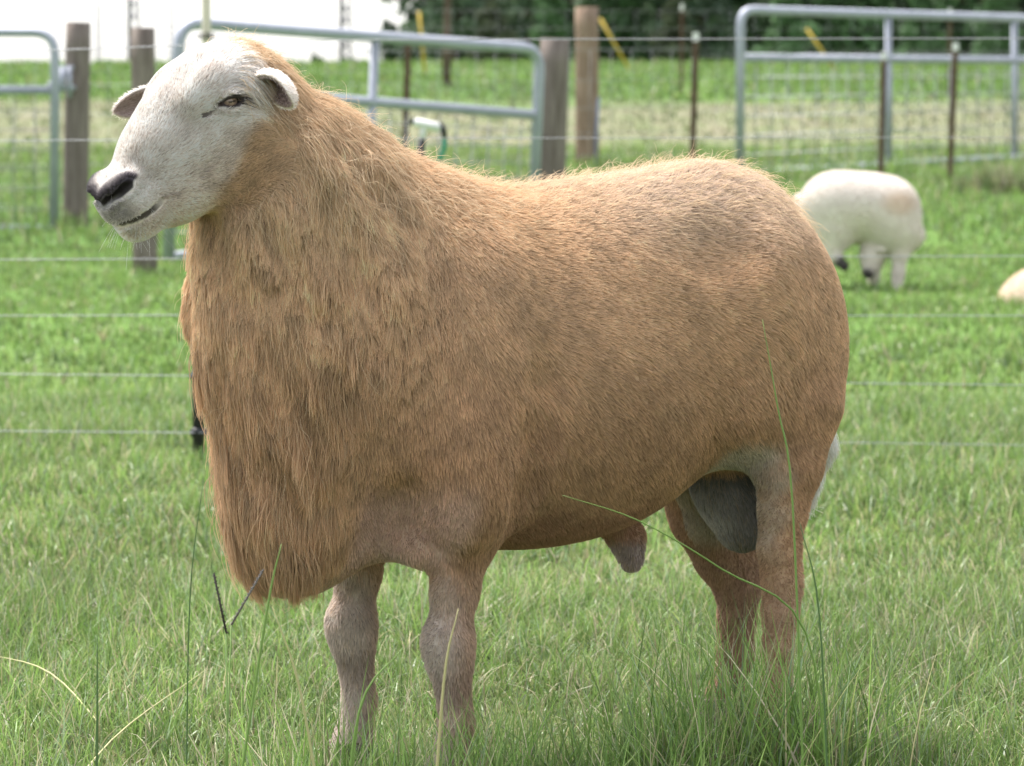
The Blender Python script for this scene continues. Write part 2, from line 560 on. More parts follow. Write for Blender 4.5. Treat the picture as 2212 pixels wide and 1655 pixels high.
def wood_post(name, u, top_v, Y, w_px, mat, label, lean=(0, 0), group=None):
    base = on_ground(u, Y); top = at(u, top_v, Y).z
    r = w_px * Y / FPX / 2
    o = empty(name, base, label, 'fence post', group)
    hgt = top - base.z
    n = 20
    pts = [(lean[0] * t, lean[1] * t, -.05 + (hgt + .05) * t) for t in np.linspace(0, 1, 9)]
    V, Fs = tube(pts, [r * (1.04 - .06 * t) for t in np.linspace(0, 1, 9)], n)
    for i, v in enumerate(V):                        # checks and uneven girth
        k = i % n
        f = 1 + .03 * math.sin(k * 2.1 + i * .02) + .02 * math.sin(k * 5.3) + .01 * math.sin(i * 1.7)
        v.x = lean[0] * 0 + v.x * f; v.y = v.y * f
    mesh_obj('shaft', V, Fs, mat, o)
    return o

def bent_frame(P0, P1, P2, P3, rad, n=6):
    """points of a tube bent round the corners P1 and P2"""
    out = [P0]
    for a, b, c in ((P0, P1, P2), (P1, P2, P3)):
        d0 = (a - b).normalized() * rad; d1 = (c - b).normalized() * rad
        for t in np.linspace(0, 1, n):
            q = b + d0 * (1 - t) ** 2 + d1 * t ** 2
            out.append(q)
    out.append(P3)
    return out

def gate(name, BL, TL, TR, BR, r, mid, verts, bottom, label, mesh_top, pitch, hrows, wr=.0035, mesh_to=None):
    """tubular gate: outer bent frame, rails, stays, wire mesh"""
    org = BL.copy()
    o = empty(name, org, label, 'gate')
    L = lambda p: p - org
    tube_obj('frame_tube', [L(p) for p in bent_frame(BL, TL, TR, BR, .14)], r, M_galv, o, 12)
    def lerp(t, h):
        a = BL.lerp(BR, t); b = TL.lerp(TR, t)
        return a.lerp(b, h)
    tube_obj('rail', [L(lerp(0, mid[0])), L(lerp(1, mid[1]))], r * .92, M_galv, o, 10)
    tube_obj('bottom_rail', [L(lerp(0, bottom)), L(lerp(1, bottom))], r * .92, M_galv, o, 10)
    for t in verts:
        tube_obj('stay', [L(lerp(t, bottom)), L(lerp(t, .985))], r * .75, M_galv, o, 8)
    # welded wire mesh between the bottom rail and the rail
    W = (TR - TL).length
    V, Fs = [], []
    def add(p, q):
        v, f = tube([p, q], wr, 4)
        k = len(V); V.extend(v); Fs.extend([tuple(i + k for i in g) for g in f])
    nvw = int(W / pitch)
    for i in range(1, nvw):
        t = i / nvw
        m = mid[0] + (mid[1] - mid[0]) * t
        add(L(lerp(t, bottom)), L(lerp(t, m)))
    for j in range(1, hrows):
        hh = j / hrows
        add(L(lerp(0, bottom + (mid[0] - bottom) * hh)), L(lerp(1, bottom + (mid[1] - bottom) * hh)))
    mesh_obj('wire_mesh', V, Fs, M_mesh, o)
    return o

# left gate, hung on the round post
Yg = 21.7
TR = at(119, 70, Yg); BR = at(117, 508, Yg)
TL = TR + Vector((-2.9, .25, .02)); BL = BR + Vector((-2.9, .25, .0))
g1 = gate('tube_gate', BL, TL, TR, BR, .030, (.715, .715), (.5,), .03, 'galvanised tube gate ending at the tall grey post with the latch', None, .125, 7)
wood_post('fence_post', 160, 48, 22.0, 54, M_wood, 'tall grey wooden post with a steel latch at the gate end', (.03, 0))
wood_post('fence_post', on_ground(0, 21.7).x * 0 + -1010, 55, 22.2, 54, M_wood, 'grey wooden post at the far end of the latched gate')
lt = empty('gate_latch', at(140, 190, 21.86), 'galvanised latch plate on the tall grey post', 'latch')
tube_obj('hinge_bar', [(-.10, -.02, .02), (.0, -.04, .0), (.05, .05, .0)], .018, M_galv, lt)
tube_obj('latch_rod', [(-.02, -.05, -.03), (.0, -.05, .12)], .022, M_galv, lt)
tube_obj('latch_rod', [(.035, -.04, -.06), (.035, -.04, .13)], .014, M_galv, lt)
tube_obj('hinge_bar', [(-.08, -.02, .12), (.05, .05, .13)], .012, M_galv, lt)

wood_post('fence_post', 311, 60, 17.6, 52, M_wood, 'short grey wooden post behind the ram\'s muzzle')
# middle gate behind the ram's neck
TL = at(388, 48, 18.6); BL = at(363, 572, 18.6)
TR = at(1167, 106, 20.4); BR = at(1150, 520, 20.4); BR.z = gzf(20.4) + .06
gate('tube_gate', BL, TL, TR, BR, .033, (.735, .64), (.52,), .03, 'galvanised tube gate sloping down behind the ram\'s neck', None, .125, 7)
wood_post('fence_post', 1187, 84, 20.6, 62, M_wood, 'stout grey wooden post where the sloping gate ends', (.03, 0))
wood_post('corner_post', 1268, 16, 30.0, 50, M_wood2, 'tall brown corner post with a blue pipe beside it', (0, 0))
bp = on_ground(1286, 29.8)
bo = tag(tube_obj('water_pipe', [(0, 0, -.05), (.01, 0, .3), (.03, 0, .6)], .010, M_blue), 'thin blue water pipe standing against the brown corner post', 'pipe')
bo.location = bp
# right gate
TL = at(1600, 21, 29.0); BL = at(1598, 384, 29.0)
TR = at(2520, 50, 32.0); BR = at(2520, 374, 32.0); BR.z = gzf(32) + .03
gate('tube_gate', BL, TL, TR, BR, .038, (.715, .70), (.325, .62), .02, 'wide galvanised gate standing beyond the white sheep', None, .165, 6, .005)
wood_post('fence_post', 2545, 20, 32.1, 50, M_wood2, 'wooden post at the far end of the wide gate')

def t_post(u, top_v, Y, label, group, tilt=0.0, cap=.065):
    b = on_ground(u, Y); t = at(u, top_v, Y)
    o = empty('steel_post', b, label, 'steel post', group)
    h = t.z - b.z; dx = tilt
    w = .022
    # T section with studs
    V, Fs = [], []
    def box(x0, x1, y0, y1, z0, z1, s0, s1):
        k = len(V)
        for z, s in ((z0, s0), (z1, s1)):
            V.extend([(x0 + s, y0, z), (x1 + s, y0, z), (x1 + s, y1, z), (x0 + s, y1, z)])
        Fs.extend([tuple(k + q for q in f) for f in ((0, 3, 2, 1), (4, 5, 6, 7), (0, 1, 5, 4), (1, 2, 6, 5), (2, 3, 7, 6), (3, 0, 4, 7))])
    zc = h - cap
    box(-w, w, -.006, .006, -.05, zc, 0, dx * zc / h)
    box(-.006, .006, .006, .05, -.05, zc, 0, dx * zc / h)
    for i in range(int(zc / .09)):
        z = .06 + i * .09
        s = dx * z / h
        box(-.010, .010, -.016, -.006, z, z + .03, s, s)
    mesh_obj('shaft', V, Fs, M_rust, o, smooth=False)
    V, Fs = [], []
    box(-w * 1.05, w * 1.05, -.0065, .0065, zc + .001, h, dx * zc / h, dx)
    box(-.0065, .0065, .0066, .051, zc + .001, h, dx * zc / h, dx)
    mesh_obj('painted_tip', V, Fs, M_whitecap, o, smooth=False)
    return o
GP = 'studded steel posts of the paddock fence'
t_post(1494, 70, 25.5, 'rusty steel post with a white tip above the ram\'s rump', None, .03)
t_post(1903, 112, 27.6, 'steel post in front of the wide gate\'s first stay', None, .02)
t_post(2052, 92, 27.2, 'steel post with a white tip between the wide gate\'s two stays', None, .04)
t_post(870, 72, 24.0, 'dark steel post seen through the sloping gate', None, .04)
t_post(1472, 8, 49, 'distant steel post on the bright green rise', None, 0, .10)
t_post(2050, 18, 49, 'distant steel post seen over the wide gate\'s top tube', None, 0, .10)
# woven wire between the steel posts
def woven(name, pts, zs, pitch, label, r=.0018):
    o = empty(name, pts[0], label, 'wire fence')
    org = Vector(pts[0])
    for z in zs:
        tube_obj('wire', [p + Vector((0, 0, z)) - org for p in pts], r, M_mesh, o, 5)
    V, Fs = [], []
    for a, b in zip(pts[:-1], pts[1:]):
        n = max(int((b - a).length / pitch), 1)
        for i in range(n):
            p = a.lerp(b, i / n) - org
            v, f = tube([p + Vector((0, 0, zs[0])), p + Vector((0, 0, zs[-1]))], r * .8, 4)
            k = len(V); V.extend(v); Fs.extend([tuple(q + k for q in g) for g in f])
    mesh_obj('stay_wires', V, Fs, M_mesh, o)
    return o
woven('woven_wire_fence', [on_ground(-300, 23.4), on_ground(862, 24.0), on_ground(1230, 24.9), on_ground(1494, 25.5)], [.05, .18, .32, .48, .66, .86, 1.08], .16, 'woven wire fence running to the rusty post over the rump')
woven('woven_wire_fence', [on_ground(1494, 25.5), on_ground(1903, 27.6), on_ground(2052, 27.25), on_ground(2700, 27.6)], [.05, .2, .4, .62, .86, 1.02], .30, 'woven wire fence in front of the wide gate')
woven('woven_wire_fence', [on_ground(-400, 49.5), on_ground(1472, 49.06), on_ground(2050, 49.06), on_ground(2800, 49.5)], [.1, .35, .65, .95, 1.2], .32, 'faint wire fence across the far green rise', .0016)

# near electric fence just behind the ram
nf = empty('electric_fence', (xat(424, 8.62), 8.62, 0), 'plain wire fence on a black post just behind the ram', 'wire fence')
org = nf.location.copy()
V, Fs = tube([(0, 0, -.05), (0, 0, .4), (0, 0, .93)], .0145, 8)
mesh_obj('post', V, Fs, M_black, nf)
for x in (-3.4, 3.6):
    V, Fs = tube([(x, 0, -.05), (x, 0, 1.15)], .03, 10)
    mesh_obj('post', V, Fs, M_wood, nf)
wires = [((0, 113), (720, 86), (2212, 83)), ((0, 304), (900, 299), (2212, 297)), ((0, 561), (420, 559), (2212, 553)),
         ((0, 682), (420, 681), (2212, 682)), ((0, 808), (420, 812), (2212, 832)), ((0, 931), (420, 935), (2212, 962))]
for k, (a, b, c) in enumerate(wires):
    Yw = 8.60
    A, B, Cc = at(*a, Yw), at(*b, Yw), at(*c, Yw)
    def ext(p, q, x): return p + (q - p) * ((x - p.x) / (q.x - p.x))
    P0 = ext(A, B, org.x - 3.4); P1 = ext(B, Cc, org.x + 3.6)
    tube_obj('wire', [p - org for p in (P0, A, B, Cc, P1)], (.0012 if k else .0015), M_wire, nf, 6)
    zi = ext(A, B, org.x).z
    if k == 0: continue
    V, Fs = tube([(-.012, -.018, zi), (.0, -.004, zi), (.02, .012, zi)], [.012, .015, .010], 7)
    mesh_obj('insulator', V, Fs, M_black, nf)

# cream pole behind the ram's head with a twist of dark wire
pl = empty('pole', on_ground(447, 15.6), 'slim cream pole rising behind the ram\'s poll', 'pole')
pz = pl.location.z
tube_obj('shaft', [(0, 0, -.05), (0, 0, 1.2), (.0, 0, 2.4)], .021, M_cream, pl, 12)
pts = [(.03 * math.cos(a) + .012 * math.sin(3 * a), .03 * math.sin(a), at(447, 78, 15.6).z - pz + .012 * math.sin(a * 2.3)) for a in np.linspace(0, 19, 60)]
tube_obj('wire_twist', pts, .0025, M_black, pl, 5)

# sprinkler on its riser
sp = empty('sprinkler', on_ground(925, 15.5), 'white impact sprinkler on a dark riser with a green hose', 'sprinkler')
so = sp.location.copy()
S = lambda u, v, dy=0: at(u, v, 15.5 + dy) - so
tube_obj('riser', [(S(908, 330).x, 0, -.03), S(906, 345), S(912, 300)], [.026, .026, .016], M_black, sp, 10)
tube_obj('barrel', [S(893, 263), S(900, 265), S(945, 275), S(952, 277)], [.012, .020, .022, .014], M_whitecap, sp, 12)
tube_obj('neck', [S(912, 302), S(914, 285), S(916, 270)], [.012, .015, .012], M_whitecap, sp, 8)
tube_obj('spray_arm', [S(886, 270), S(892, 258), S(899, 266)], [.008, .014, .010], M_black, sp, 8)
tube_obj('coupling', [S(952, 265), S(958, 280), S(961, 298)], [.010, .014, .012], M_black, sp, 8)
p1 = S(960, 296); p2 = S(950, 345)
tube_obj('hose', [p1, S(960, 320), p2, Vector((p2.x - .02, .05, .25)), Vector((p2.x + .05, .1, -.02))], .011, M_green, sp, 8)

# yellow guy-wire sleeves on the rise
for (a, b, Y, lb) in (((905, 25), (916, 136), 60, 'yellow upright guy sleeve beside the small tree'), ((1296, 40), (1352, 138), 64, 'slanting yellow guy sleeve behind the brown corner post'), ((1742, 62), (1800, 146), 64, 'slanting yellow guy sleeve seen through the wide gate')):
    A, B = at(*a, Y), at(*b, Y)
    g_ = gzf(Y)
    k = (B.z - g_) / (A.z - B.z)
    Bg = B + (B - A) * k
    o = tag(tube_obj('guy_sleeve', [Bg - Bg, A - Bg], .026, M_yellow, None, 10), lb, 'guy sleeve')
    o.location = Bg
# lattice masts against the sky
def mast(u, Y, w, h, label, r=.022):
    o = empty('lattice_mast', (xat(u, Y), Y, gzf(Y)), label, 'mast')
    m = M_mast
    c = [(w / 2 * math.cos(a), w / 2 * math.sin(a)) for a in (0.3, 2.394, 4.489)]
    for x, y in c:
        tube_obj('upright', [(x, y, -.1), (x, y, h)], r, m, o, 6)
    V, Fs = [], []
    st = w * 1.05
    for i in range(int(h / st)):
        for k in range(3):
            x0, y0 = c[k]; x1, y1 = c[(k + 1) % 3]
            z0, z1 = i * st, (i + 1) * st
            if i % 2: z0, z1 = z1, z0
            v, f = tube([(x0, y0, z0), (x1, y1, z1)], r * .7, 4)
            q = len(V); V.extend(v); Fs.extend([tuple(j + q for j in g) for g in f])
    mesh_obj('bracing', V, Fs, m, o)
M_mast = simple_mat('mast_steel', srgb(96, 92, 112), .6, .2)
M_mast2 = M_mast
mast(288, 105, .38, 14, 'lattice mast rising behind the short grey post', .035)
mast(745, 105, .36, 13, 'lattice mast standing clear over the sloping gate', .035)
mast(214, 190, .36, 16, 'pale far lattice mast beside the tall grey post', .022)
mast(372, 210, .40, 16, 'pale far lattice mast beside the sloping gate\'s corner', .022)
# ------------------------------------------------------------------ trees
M_leaf = attr_mat('leaves', 'hcol', .6, .3, trans=.25)
M_bark = simple_mat('bark', srgb(74, 62, 52), .95, c2=srgb(112, 98, 86), scale=14, bump=.6, stretch=(3, 3, .5), spec=.2)
def leaf_mesh(cent, rad, n, size, pal, seed, up=.0):
    r = np.random.default_rng(seed)
    k = r.integers(0, len(cent), n)
    d = r.normal(size=(n, 3)); d /= np.linalg.norm(d, axis=1, keepdims=True)
    P = np.array(cent)[k] + d * (np.array(rad)[k] * r.uniform(.35, 1.0, n)[:, None] ** .6)
    a = r.normal(size=(n, 3)); a /= np.linalg.norm(a, axis=1, keepdims=True)
    a[:, 2] -= up; a /= np.linalg.norm(a, axis=1, keepdims=True)
    b = np.cross(a, r.normal(size=(n, 3))); b /= np.linalg.norm(b, axis=1, keepdims=True)
    s = (size * r.uniform(.6, 1.4, n))[:, None]
    V = np.stack([P - a * s, P + b * s * .42, P + a * s, P - b * s * .42], 1).reshape(-1, 3)
    F = np.arange(n * 4).reshape(n, 4)
    cl = (r.uniform(.75, 1.25, len(cent)))[k][:, None]
    C = np.array(pal)[r.integers(0, len(pal), n)] * cl * r.uniform(.75, 1.25, (n, 1))
    return V, F, np.repeat(C, 4, 0)
def tree(name, base, label, cat, h, spread, low, n, size, pal, seed, trunk_r=.12, group=None, lobes=16, shape='cone'):
    o = empty(name, base, label, cat, group)
    r = np.random.default_rng(seed)
    pts = [(0, 0, -.2)] + [(r.normal(0, .02) * h * t, r.normal(0, .02) * h * t, h * .92 * t) for t in np.linspace(.15, 1, 6)]
    V, Fs = tube(pts, [trunk_r * (1 - .85 * t) for t in np.linspace(0, 1, 7)], 8)
    cent, rad = [], []
    for i in range(lobes):
        t = (i + .5) / lobes
        z = h * (low + (1 - low) * t)
        if shape == 'cone': rr = spread * (1.0 - .8 * t) * r.uniform(.6, 1.1)
        else: rr = spread * math.sqrt(max(.05, 1 - (2 * t - 1) ** 2)) * r.uniform(.6, 1.1)
        a = i * 2.4 + r.uniform(-.4, .4)
        c = np.array([math.cos(a) * rr * .55, math.sin(a) * rr * .55, z])
        cent.append(c); rad.append(np.array([rr * .62, rr * .62, max(h * (1 - low) / lobes * 1.5, rr * .35)]))
        q0 = Vector((0, 0, max(z - rr * .4, .05)))
        v, f = tube([q0, Vector(c) * .6 + q0 * .4, Vector(c)], [trunk_r * .3, trunk_r * .2, trunk_r * .08], 5)
        k = len(V); V.extend(v); Fs.extend([tuple(j + k for j in g) for g in f])
    mesh_obj('trunk', V, Fs, M_bark, o)
    LV, LF, LC = leaf_mesh(cent, rad, n, size, pal, seed + 1, .4)
    c = fast_mesh('crown', LV, LF, M_leaf, o, smooth=False)
    vcol(c, 'hcol', LC)
    return o
DK = [[.072, .120, .068], [.090, .145, .078], [.062, .100, .062], [.105, .155, .085]]
MD = [[.105, .190, .085], [.125, .220, .098], [.090, .165, .074]]
OL = [[.075, .095, .052], [.095, .115, .064], [.060, .078, .046]]
row = [(985, 82, 0), (1065, 86, 1), (1150, 84, 0), (1235, 90, 0), (1330, 85, 1), (1420, 88, 0), (1500, 83, 0), (1590, 87, 1), (1680, 85, 0), (1765, 90, 0), (1850, 84, 1), (1940, 88, 0), (2030, 85, 0), (2120, 83, 1), (2210, 87, 0), (2300, 85, 0), (2400, 86, 1)]
for i, (u, Y, k) in enumerate(row):
    tree('pine_tree', on_ground(u, Y), ['dark pine tree in the edge of the wood', 'mid green young pine in the edge of the wood'][k], 'tree', [9, 7][k] + (i % 3), [1.5, 1.2][k], [.03, .02][k], 5200, .16, [DK, MD][k], 100 + i, .16, ['dark pines of the wood', 'lighter young pines of the wood'][k], 22)
row2 = [(u, 97 + (i * 37) % 9) for i, u in enumerate(range(960, 2700, 105))]
for i, (u, Y) in enumerate(row2):
    tree('pine_tree', on_ground(u, Y), 'shaded pine deep in the dark wood', 'tree', 11 + i % 4, 2.0, .02, 4200, .22, DK, 300 + i, .2, 'pines deeper in the wood', 20)
BUSH = [(1190, 76, 1.5, .75, MD, 'light green sapling before the dark pines by the corner post'), (1455, 77, 1.2, .7, OL, 'olive bush before the pines above the rump'), (1700, 77, 1.4, .9, MD, 'green bush before the pines seen through the wide gate'), (1990, 77, 1.6, .8, MD, 'green bush before the pines above the white sheep'), (2150, 76, 1.9, .8, MD, 'tall green bush before the pines at the wide gate'), (1060, 78, 1.1, .8, OL, 'olive bush before the pines beside the small tree')]
for i, (u, Y, h, s, p, lb) in enumerate(BUSH):
    tree('bush', on_ground(u, Y), lb, 'bush', h + .3, s, .02, 3000, .075, p, 500 + i, .03, None, 12, 'cone')
for i, (u, Y, h, s, lb) in enumerate([(840, 88, 1.35, .42, 'dark rounded bush alone against the sky'), (893, 86, 1.55, .40, 'dark bush between the lone bush and the small tree'), (683, 100, .85, .25, 'tiny bush on the skyline beside the lattice mast'), (770, 95, .6, .5, 'low dark scrub on the skyline right of the mast')]):
    tree('bush', on_ground(u, Y), lb, 'bush', h, s, .02, 1800, .07, DK, 600 + i, .03, None, 10, 'ball')
tree('small_tree', on_ground(965, 53), 'small tree with a bare grey trunk on the green rise', 'tree', 4.6, 1.0, .36, 2600, .07, OL, 700, .075, None, 14, 'ball')
# tall weeds at the foot of the wide gate
for u, Y, n_, lb in ((2165, 25.9, 500, 'brownish weed clump at the foot of the wide gate'), (2085, 26.0, 220, 'low weed clump between the steel post and the wide gate')):
    c_ = on_ground(u, Y)
    X = rng.normal(c_.x, .10, n_); YY = rng.normal(Y, .10, n_)
    tag(blades('weed_clump', X, YY, rng.uniform(.08, .30, n_) * (1.1 if n_ > 300 else .7), rng.uniform(.006, .014, n_), [3, 3, 20, 4, 10, 2, 24, 14], .5, 3, bright=.7), lb, 'weed', kind='stuff')
# ------------------------------------------------------------------ the ram
TH = math.radians(33)
RAM_O = Vector((-0.1357, 4.418, 0.0))
HO = np.array([0.245, 0.0, 0.891])                       # head frame, in the ram's own axes
_y, _p = math.radians(3), math.radians(44)
HK = 0.93
HFH = np.array([math.cos(_y), math.sin(_y), 0]); HL = np.array([-math.sin(_y), math.cos(_y), 0])
HS = math.cos(_p) * HFH + np.array([0, 0, -math.sin(_p)])
HN = math.sin(_p) * HFH + np.array([0, 0, math.cos(_p)])
HROT = np.stack([HS, HL, HN])
def hp(s, l, n): return HO + HK * (s * HS + l * HL + n * HN)

def axis(segs):
    a = [segs[0][0]]
    for lo, hi, st in segs:
        n = max(int(round((hi - lo) / st)), 1)
        a += list(lo + (hi - lo) * (np.arange(n) + 1) / n)
    return np.array(a)

NOSTRIL = [(.217, .0415, .041), (.224, .0375, .0405), (.232, .029, .039), (.240, .016, .037), (.2465, .006, .033)]
MOUTH = [(.2535, .0, -.002), (.248, .0175, -.0015), (.2365, .0355, -.0040), (.2205, .0430, -.0064), (.208, .0445, -.0075), (.2015, .0448, -.0067)]
TEAR = [(.061, .0745, .0335), (.068, .0717, .0334), (.0745, .0690, .0325), (.080, .0662, .0330), (.0865, .0636, .0360)]
EYE = (.0470, .0775, .0245)
def eye_rot(s): return np.stack([.84 * HS + .545 * HN, HL, -.545 * HS + .84 * HN])
def is_head(P):
    s, l, n = head_coords(P)
    return (smst(s, .005, .06) + smst(n, .035, .065) * smst(s, -.05, .0)).clip(0, 1) * smst(P[:, 0], .19, .24) * smst(n, -.112, -.074)
def mane_w(P):
    f, l, z = P.T
    low = smst(-z, -.62, -.44)
    b = .02 + low * (.055 + .35 * np.abs(l))
    return smst(f - b, .01, .09) * smst(-z, -.90, -.80) * smst(z, .2, .3) * (1 - is_head(P))
def head_coords(P):
    Q = (P - HO) @ HROT.T / HK
    return Q[:, 0], Q[:, 1], Q[:, 2]
def build_ram_field():
    fd = Field(axis([(-.75, .12, .0065), (.12, .50, .0027)]),
               axis([(-.28, -.11, .0065), (-.11, .155, .0027), (.155, .28, .0065)]),
               axis([(-.03, .70, .0065), (.70, 1.0, .0027)]))
    e, c, ch = fd.ell, fd.cap, fd.chain
    # trunk
    e((-.20, 0, .528), (.30, .200, .228), .02)
    e((-.10, 0, .515), (.22, .198, .185), .06)
    e((-.435, 0, .60), (.190, .172, .172), .08)
    e((-.485, 0, .585), (.130, .148, .18), .06)
    c((-.02, 0, .648), (-.16, 0, .628), .115, .112, .07)
    c((-.30, 0, .632), (-.46, 0, .646), .125, .125, .08)
    e((.03, 0, .53), (.17, .165, .22), .08)
    for s in (1, -1):
        e((-.030, s * .128, .51), (.105, .082, .185), .035)        # shoulder
        e((-.516, s * .098, .535), (.104, .070, .15), .05)        # thigh
        e((-.447, s * .146, .60), (.050, .042, .115), .04)         # front of the thigh
        fd.ell((-.375, s * .182, .722), (.070, .026, .055), .05, None, 'sub')    # hollow of the flank
        e((.002, s * .145, .435), (.056, .064, .115), .03)         # upper arm
        ch([(-.080, s * .228, .60), (-.074, s * .230, .53), (-.068, s * .224, .46), (-.066, s * .200, .39), (-.062, s * .17, .345)], [.012, .024, .027, .025, .016], .025, 'sub')
    # neck and dewlap
    c((.00, 0, .625), (.165, 0, .765), .150, .110, .08)
    c((.165, 0, .765), (.225, 0, .840), .106, .078, .05)
    e((.115, 0, .60), (.145, .135, .17), .07)
    e((.165, -.01, .46), (.078, .092, .19), .06)
    e((.125, -.01, .362), (.07, .075, .085), .05)
    e((.20, -.01, .63), (.065, .085, .13), .05)
    # fore legs
    for s, df in ((1, 0.0), (-1, .018)):
        L = .105 * s
        ch([(-.02, s * .115, .42), (-.016 + df, L, .33), (-.008 + df, L, .265), (.002 + df, L, .20), (-.002 + df, L, .165),
            (-.006 + df, L, .13), (-.010 + df, L, .095), (-.002 + df, L, .05), (.010 + df, L, .03)],
           [.064, .039, .0245, .0235, .020, .015, .0165, .019, .022], .02)
        e((.003 + df, L, .195), (.0265, .026, .032), .02)           # knee
    # hind legs
    ch([(-.525, -.11, .47), (-.548, -.12, .375), (-.568, -.12, .305), (-.590, -.12, .245), (-.606, -.12, .20)], [.066, .058, .050, .034, .022], .02)
    for s, df in ((1, 0.0), (-1, -.110)):
        L = .12 * s
        ch([(-.535, s * .11, .47), (-.522 + df * .6, L, .395), (-.514 + df * .8, L, .335), (-.508 + df, L, .285), (-.512 + df, L, .245)],
           [.064, .041, .027, .0225, .0225], .02)
        kf = 1.0 if s > 0 else 1.35
        ch([(-.512 + df, L, .245), (-.511 + df, L, .20), (-.507 + df, L, .15), (-.505 + df, L, .10), (-.490 + df, L, .055), (-.470 + df, L, .028)],
           [.0225 * kf, .021 * kf, .017 * kf, .017 * kf, .019, .022], .012)
        ch([(-.524 + df, L, .31), (-.530 + df, L, .226)], [.009, .0125], .012)   # heel tendon and hock
    # flank fold from the belly to the stifle, scrotum, sheath, tail
    e((-.455, .135, .485), (.055, .03, .05), .04)
    e((-.455, -.135, .485), (.055, .03, .05), .04)
    e((-.512, -.010, .385), (.044, .055, .080), .02)
    e((-.540, -.006, .335), (.042, .048, .068), .02)
    ch([(-.31, 0, .335), (-.345, 0, .298), (-.352, 0, .268)], [.024, .019, .0145], .018)
    ch([(-.590, 0, .70), (-.628, 0, .60), (-.650, .0, .48), (-.660, .0, .41), (-.645, .0, .335)], [.03, .03, .026, .022, .010], .02)
    # skin folds between brisket and fore leg
    ch([(.07, .03, .335), (.03, .085, .325), (.0, .10, .315)], [.028, .024, .02], .02)
    for s in (1, -1):                                            # armpit between brisket and fore leg
        fd.ell((.088, s * .140, .345), (.034, .055, .062), .03, None, 'sub')
    # ---- head
    def he(cs, r, k=.02, mode='add'): fd.ell(hp(*cs), np.array(r) * HK, k, HROT, mode)
    def hc(pts, rs, k=.02, mode='add'): fd.chain([hp(*q) for q in pts], [w * HK for w in rs], k, mode)
    he((.018, 0, .012), (.075, .070, .058), .05)
    hc([(.045, 0, .012), (.125, 0, .012), (.205, 0, .008)], [.064, .052, .034], .03)
    hc([(.03, 0, .032), (.09, 0, .034), (.15, 0, .024), (.205, 0, .018)], [.040, .040, .036, .026], .02)
    for s in (1, -1):
        hc([(.035, s * .034, -.045), (.10, s * .024, -.041), (.16, s * .013, -.026), (.205, s * .008, -.012)], [.046, .040, .033, .024], .025)
        he((.052, s * .049, .049), (.038, .020, .023), .02)        # brow
        he((.075, s * .046, .000), (.040, .018, .022), .02)        # cheek bone
    he((.217, 0, .015), (.032, .038, .034), .02)
    he((.222, 0, -.022), (.028, .029, .019), .010)                # chin
    he((.205, .026, .000), (.028, .014, .020), .012)
    he((.205, -.026, .000), (.028, .014, .020), .012)
    # nostrils, lips, eye sockets and lids
    for s in (1, -1):
        m = lambda L: [(a, s * b, c) for a, b, c in L]
        hc(m([(.203, .031, .038), (.217, .033, .042), (.229, .024, .042), (.239, .012, .038)]), [.005, .0062, .0058, .005], .014)
        hc(m(NOSTRIL), [.0034, .0048, .0046, .0040, .0026], .004, 'sub')
        hc(m(MOUTH), [.0034, .0032, .0028, .0023, .0017, .0010], .004, 'sub')
        hc(m([(.200, .046, -.004), (.189, .0475, -.008), (.180, .050, -.014)]), [.0014, .0020, .001], .004, 'sub')
        hc(m([(.224, .029, -.036), (.212, .032, -.033), (.205, .037, -.027)]), [.0016, .0020, .001], .004, 'sub')
        er = eye_rot(s)
        fd.ell(hp(EYE[0], s * .0800, EYE[2]), (.0150, .012, .0066), .004, er, 'sub')
        def lid(xy): return [(EYE[0] + x * .84 - y * .545, s * (.0772 - .16 * x + dl), EYE[2] + x * .545 + y * .84) for x, y, dl in xy]
        hc(lid([(-.0185, -.001, .0), (-.010, .0070, .0005), (0, .0095, .0012), (.009, .0075, .0005), (.0175, .0015, .0)]), [.0022, .0034, .0040, .0032, .002], .005)
        hc(lid([(-.0185, -.001, .0), (-.010, -.0082, -.001), (0, -.0098, -.0008), (.009, -.0075, -.001), (.0175, .0005, .0)]), [.0020, .0030, .0032, .0026, .0018], .005)
        hc(lid([(-.017, .0085, .0015), (-.006, .0160, .0015), (.006, .0165, .001), (.015, .011, .001)]), [.0008, .0016, .0016, .0008], .004, 'sub')
        hc(m(TEAR), [.0018, .0024, .0024, .0020, .001], .004, 'sub')
    hc([(.2535, 0, .033), (.2540, 0, .010), (.2535, 0, .002)], [.003, .003, .002], .004, 'sub')
    # locks in the hanging mane: long folds in the surface itself
    a = fd.ax
    i0 = np.searchsorted(a[0], .03); k0, k1 = np.searchsorted(a[2], .2), np.searchsorted(a[2], .86)
    G = np.stack(np.meshgrid(a[0][i0:], a[1], a[2][k0:k1], indexing='ij'), -1).reshape(-1, 3)
    w = mane_w(G)
    D0 = fd.D[i0:, :, k0:k1].reshape(-1)
    act = (w > .02) & (np.abs(D0) < .05)
    P = G[act]
    Pn = P * [1, 1, .28] + np.stack([.012 * np.sin(P[:, 2] * 30), .012 * np.cos(P[:, 2] * 26), np.zeros(len(P))], 1)
    D0 = D0.copy()
    D0[act] += w[act] * (.0060 * smooth_noise(Pn, 11, 401) + .0042 * smooth_noise(Pn, 24, 402))
    fd.D[i0:, :, k0:k1] = D0.reshape(fd.D[i0:, :, k0:k1].shape)
    return fd

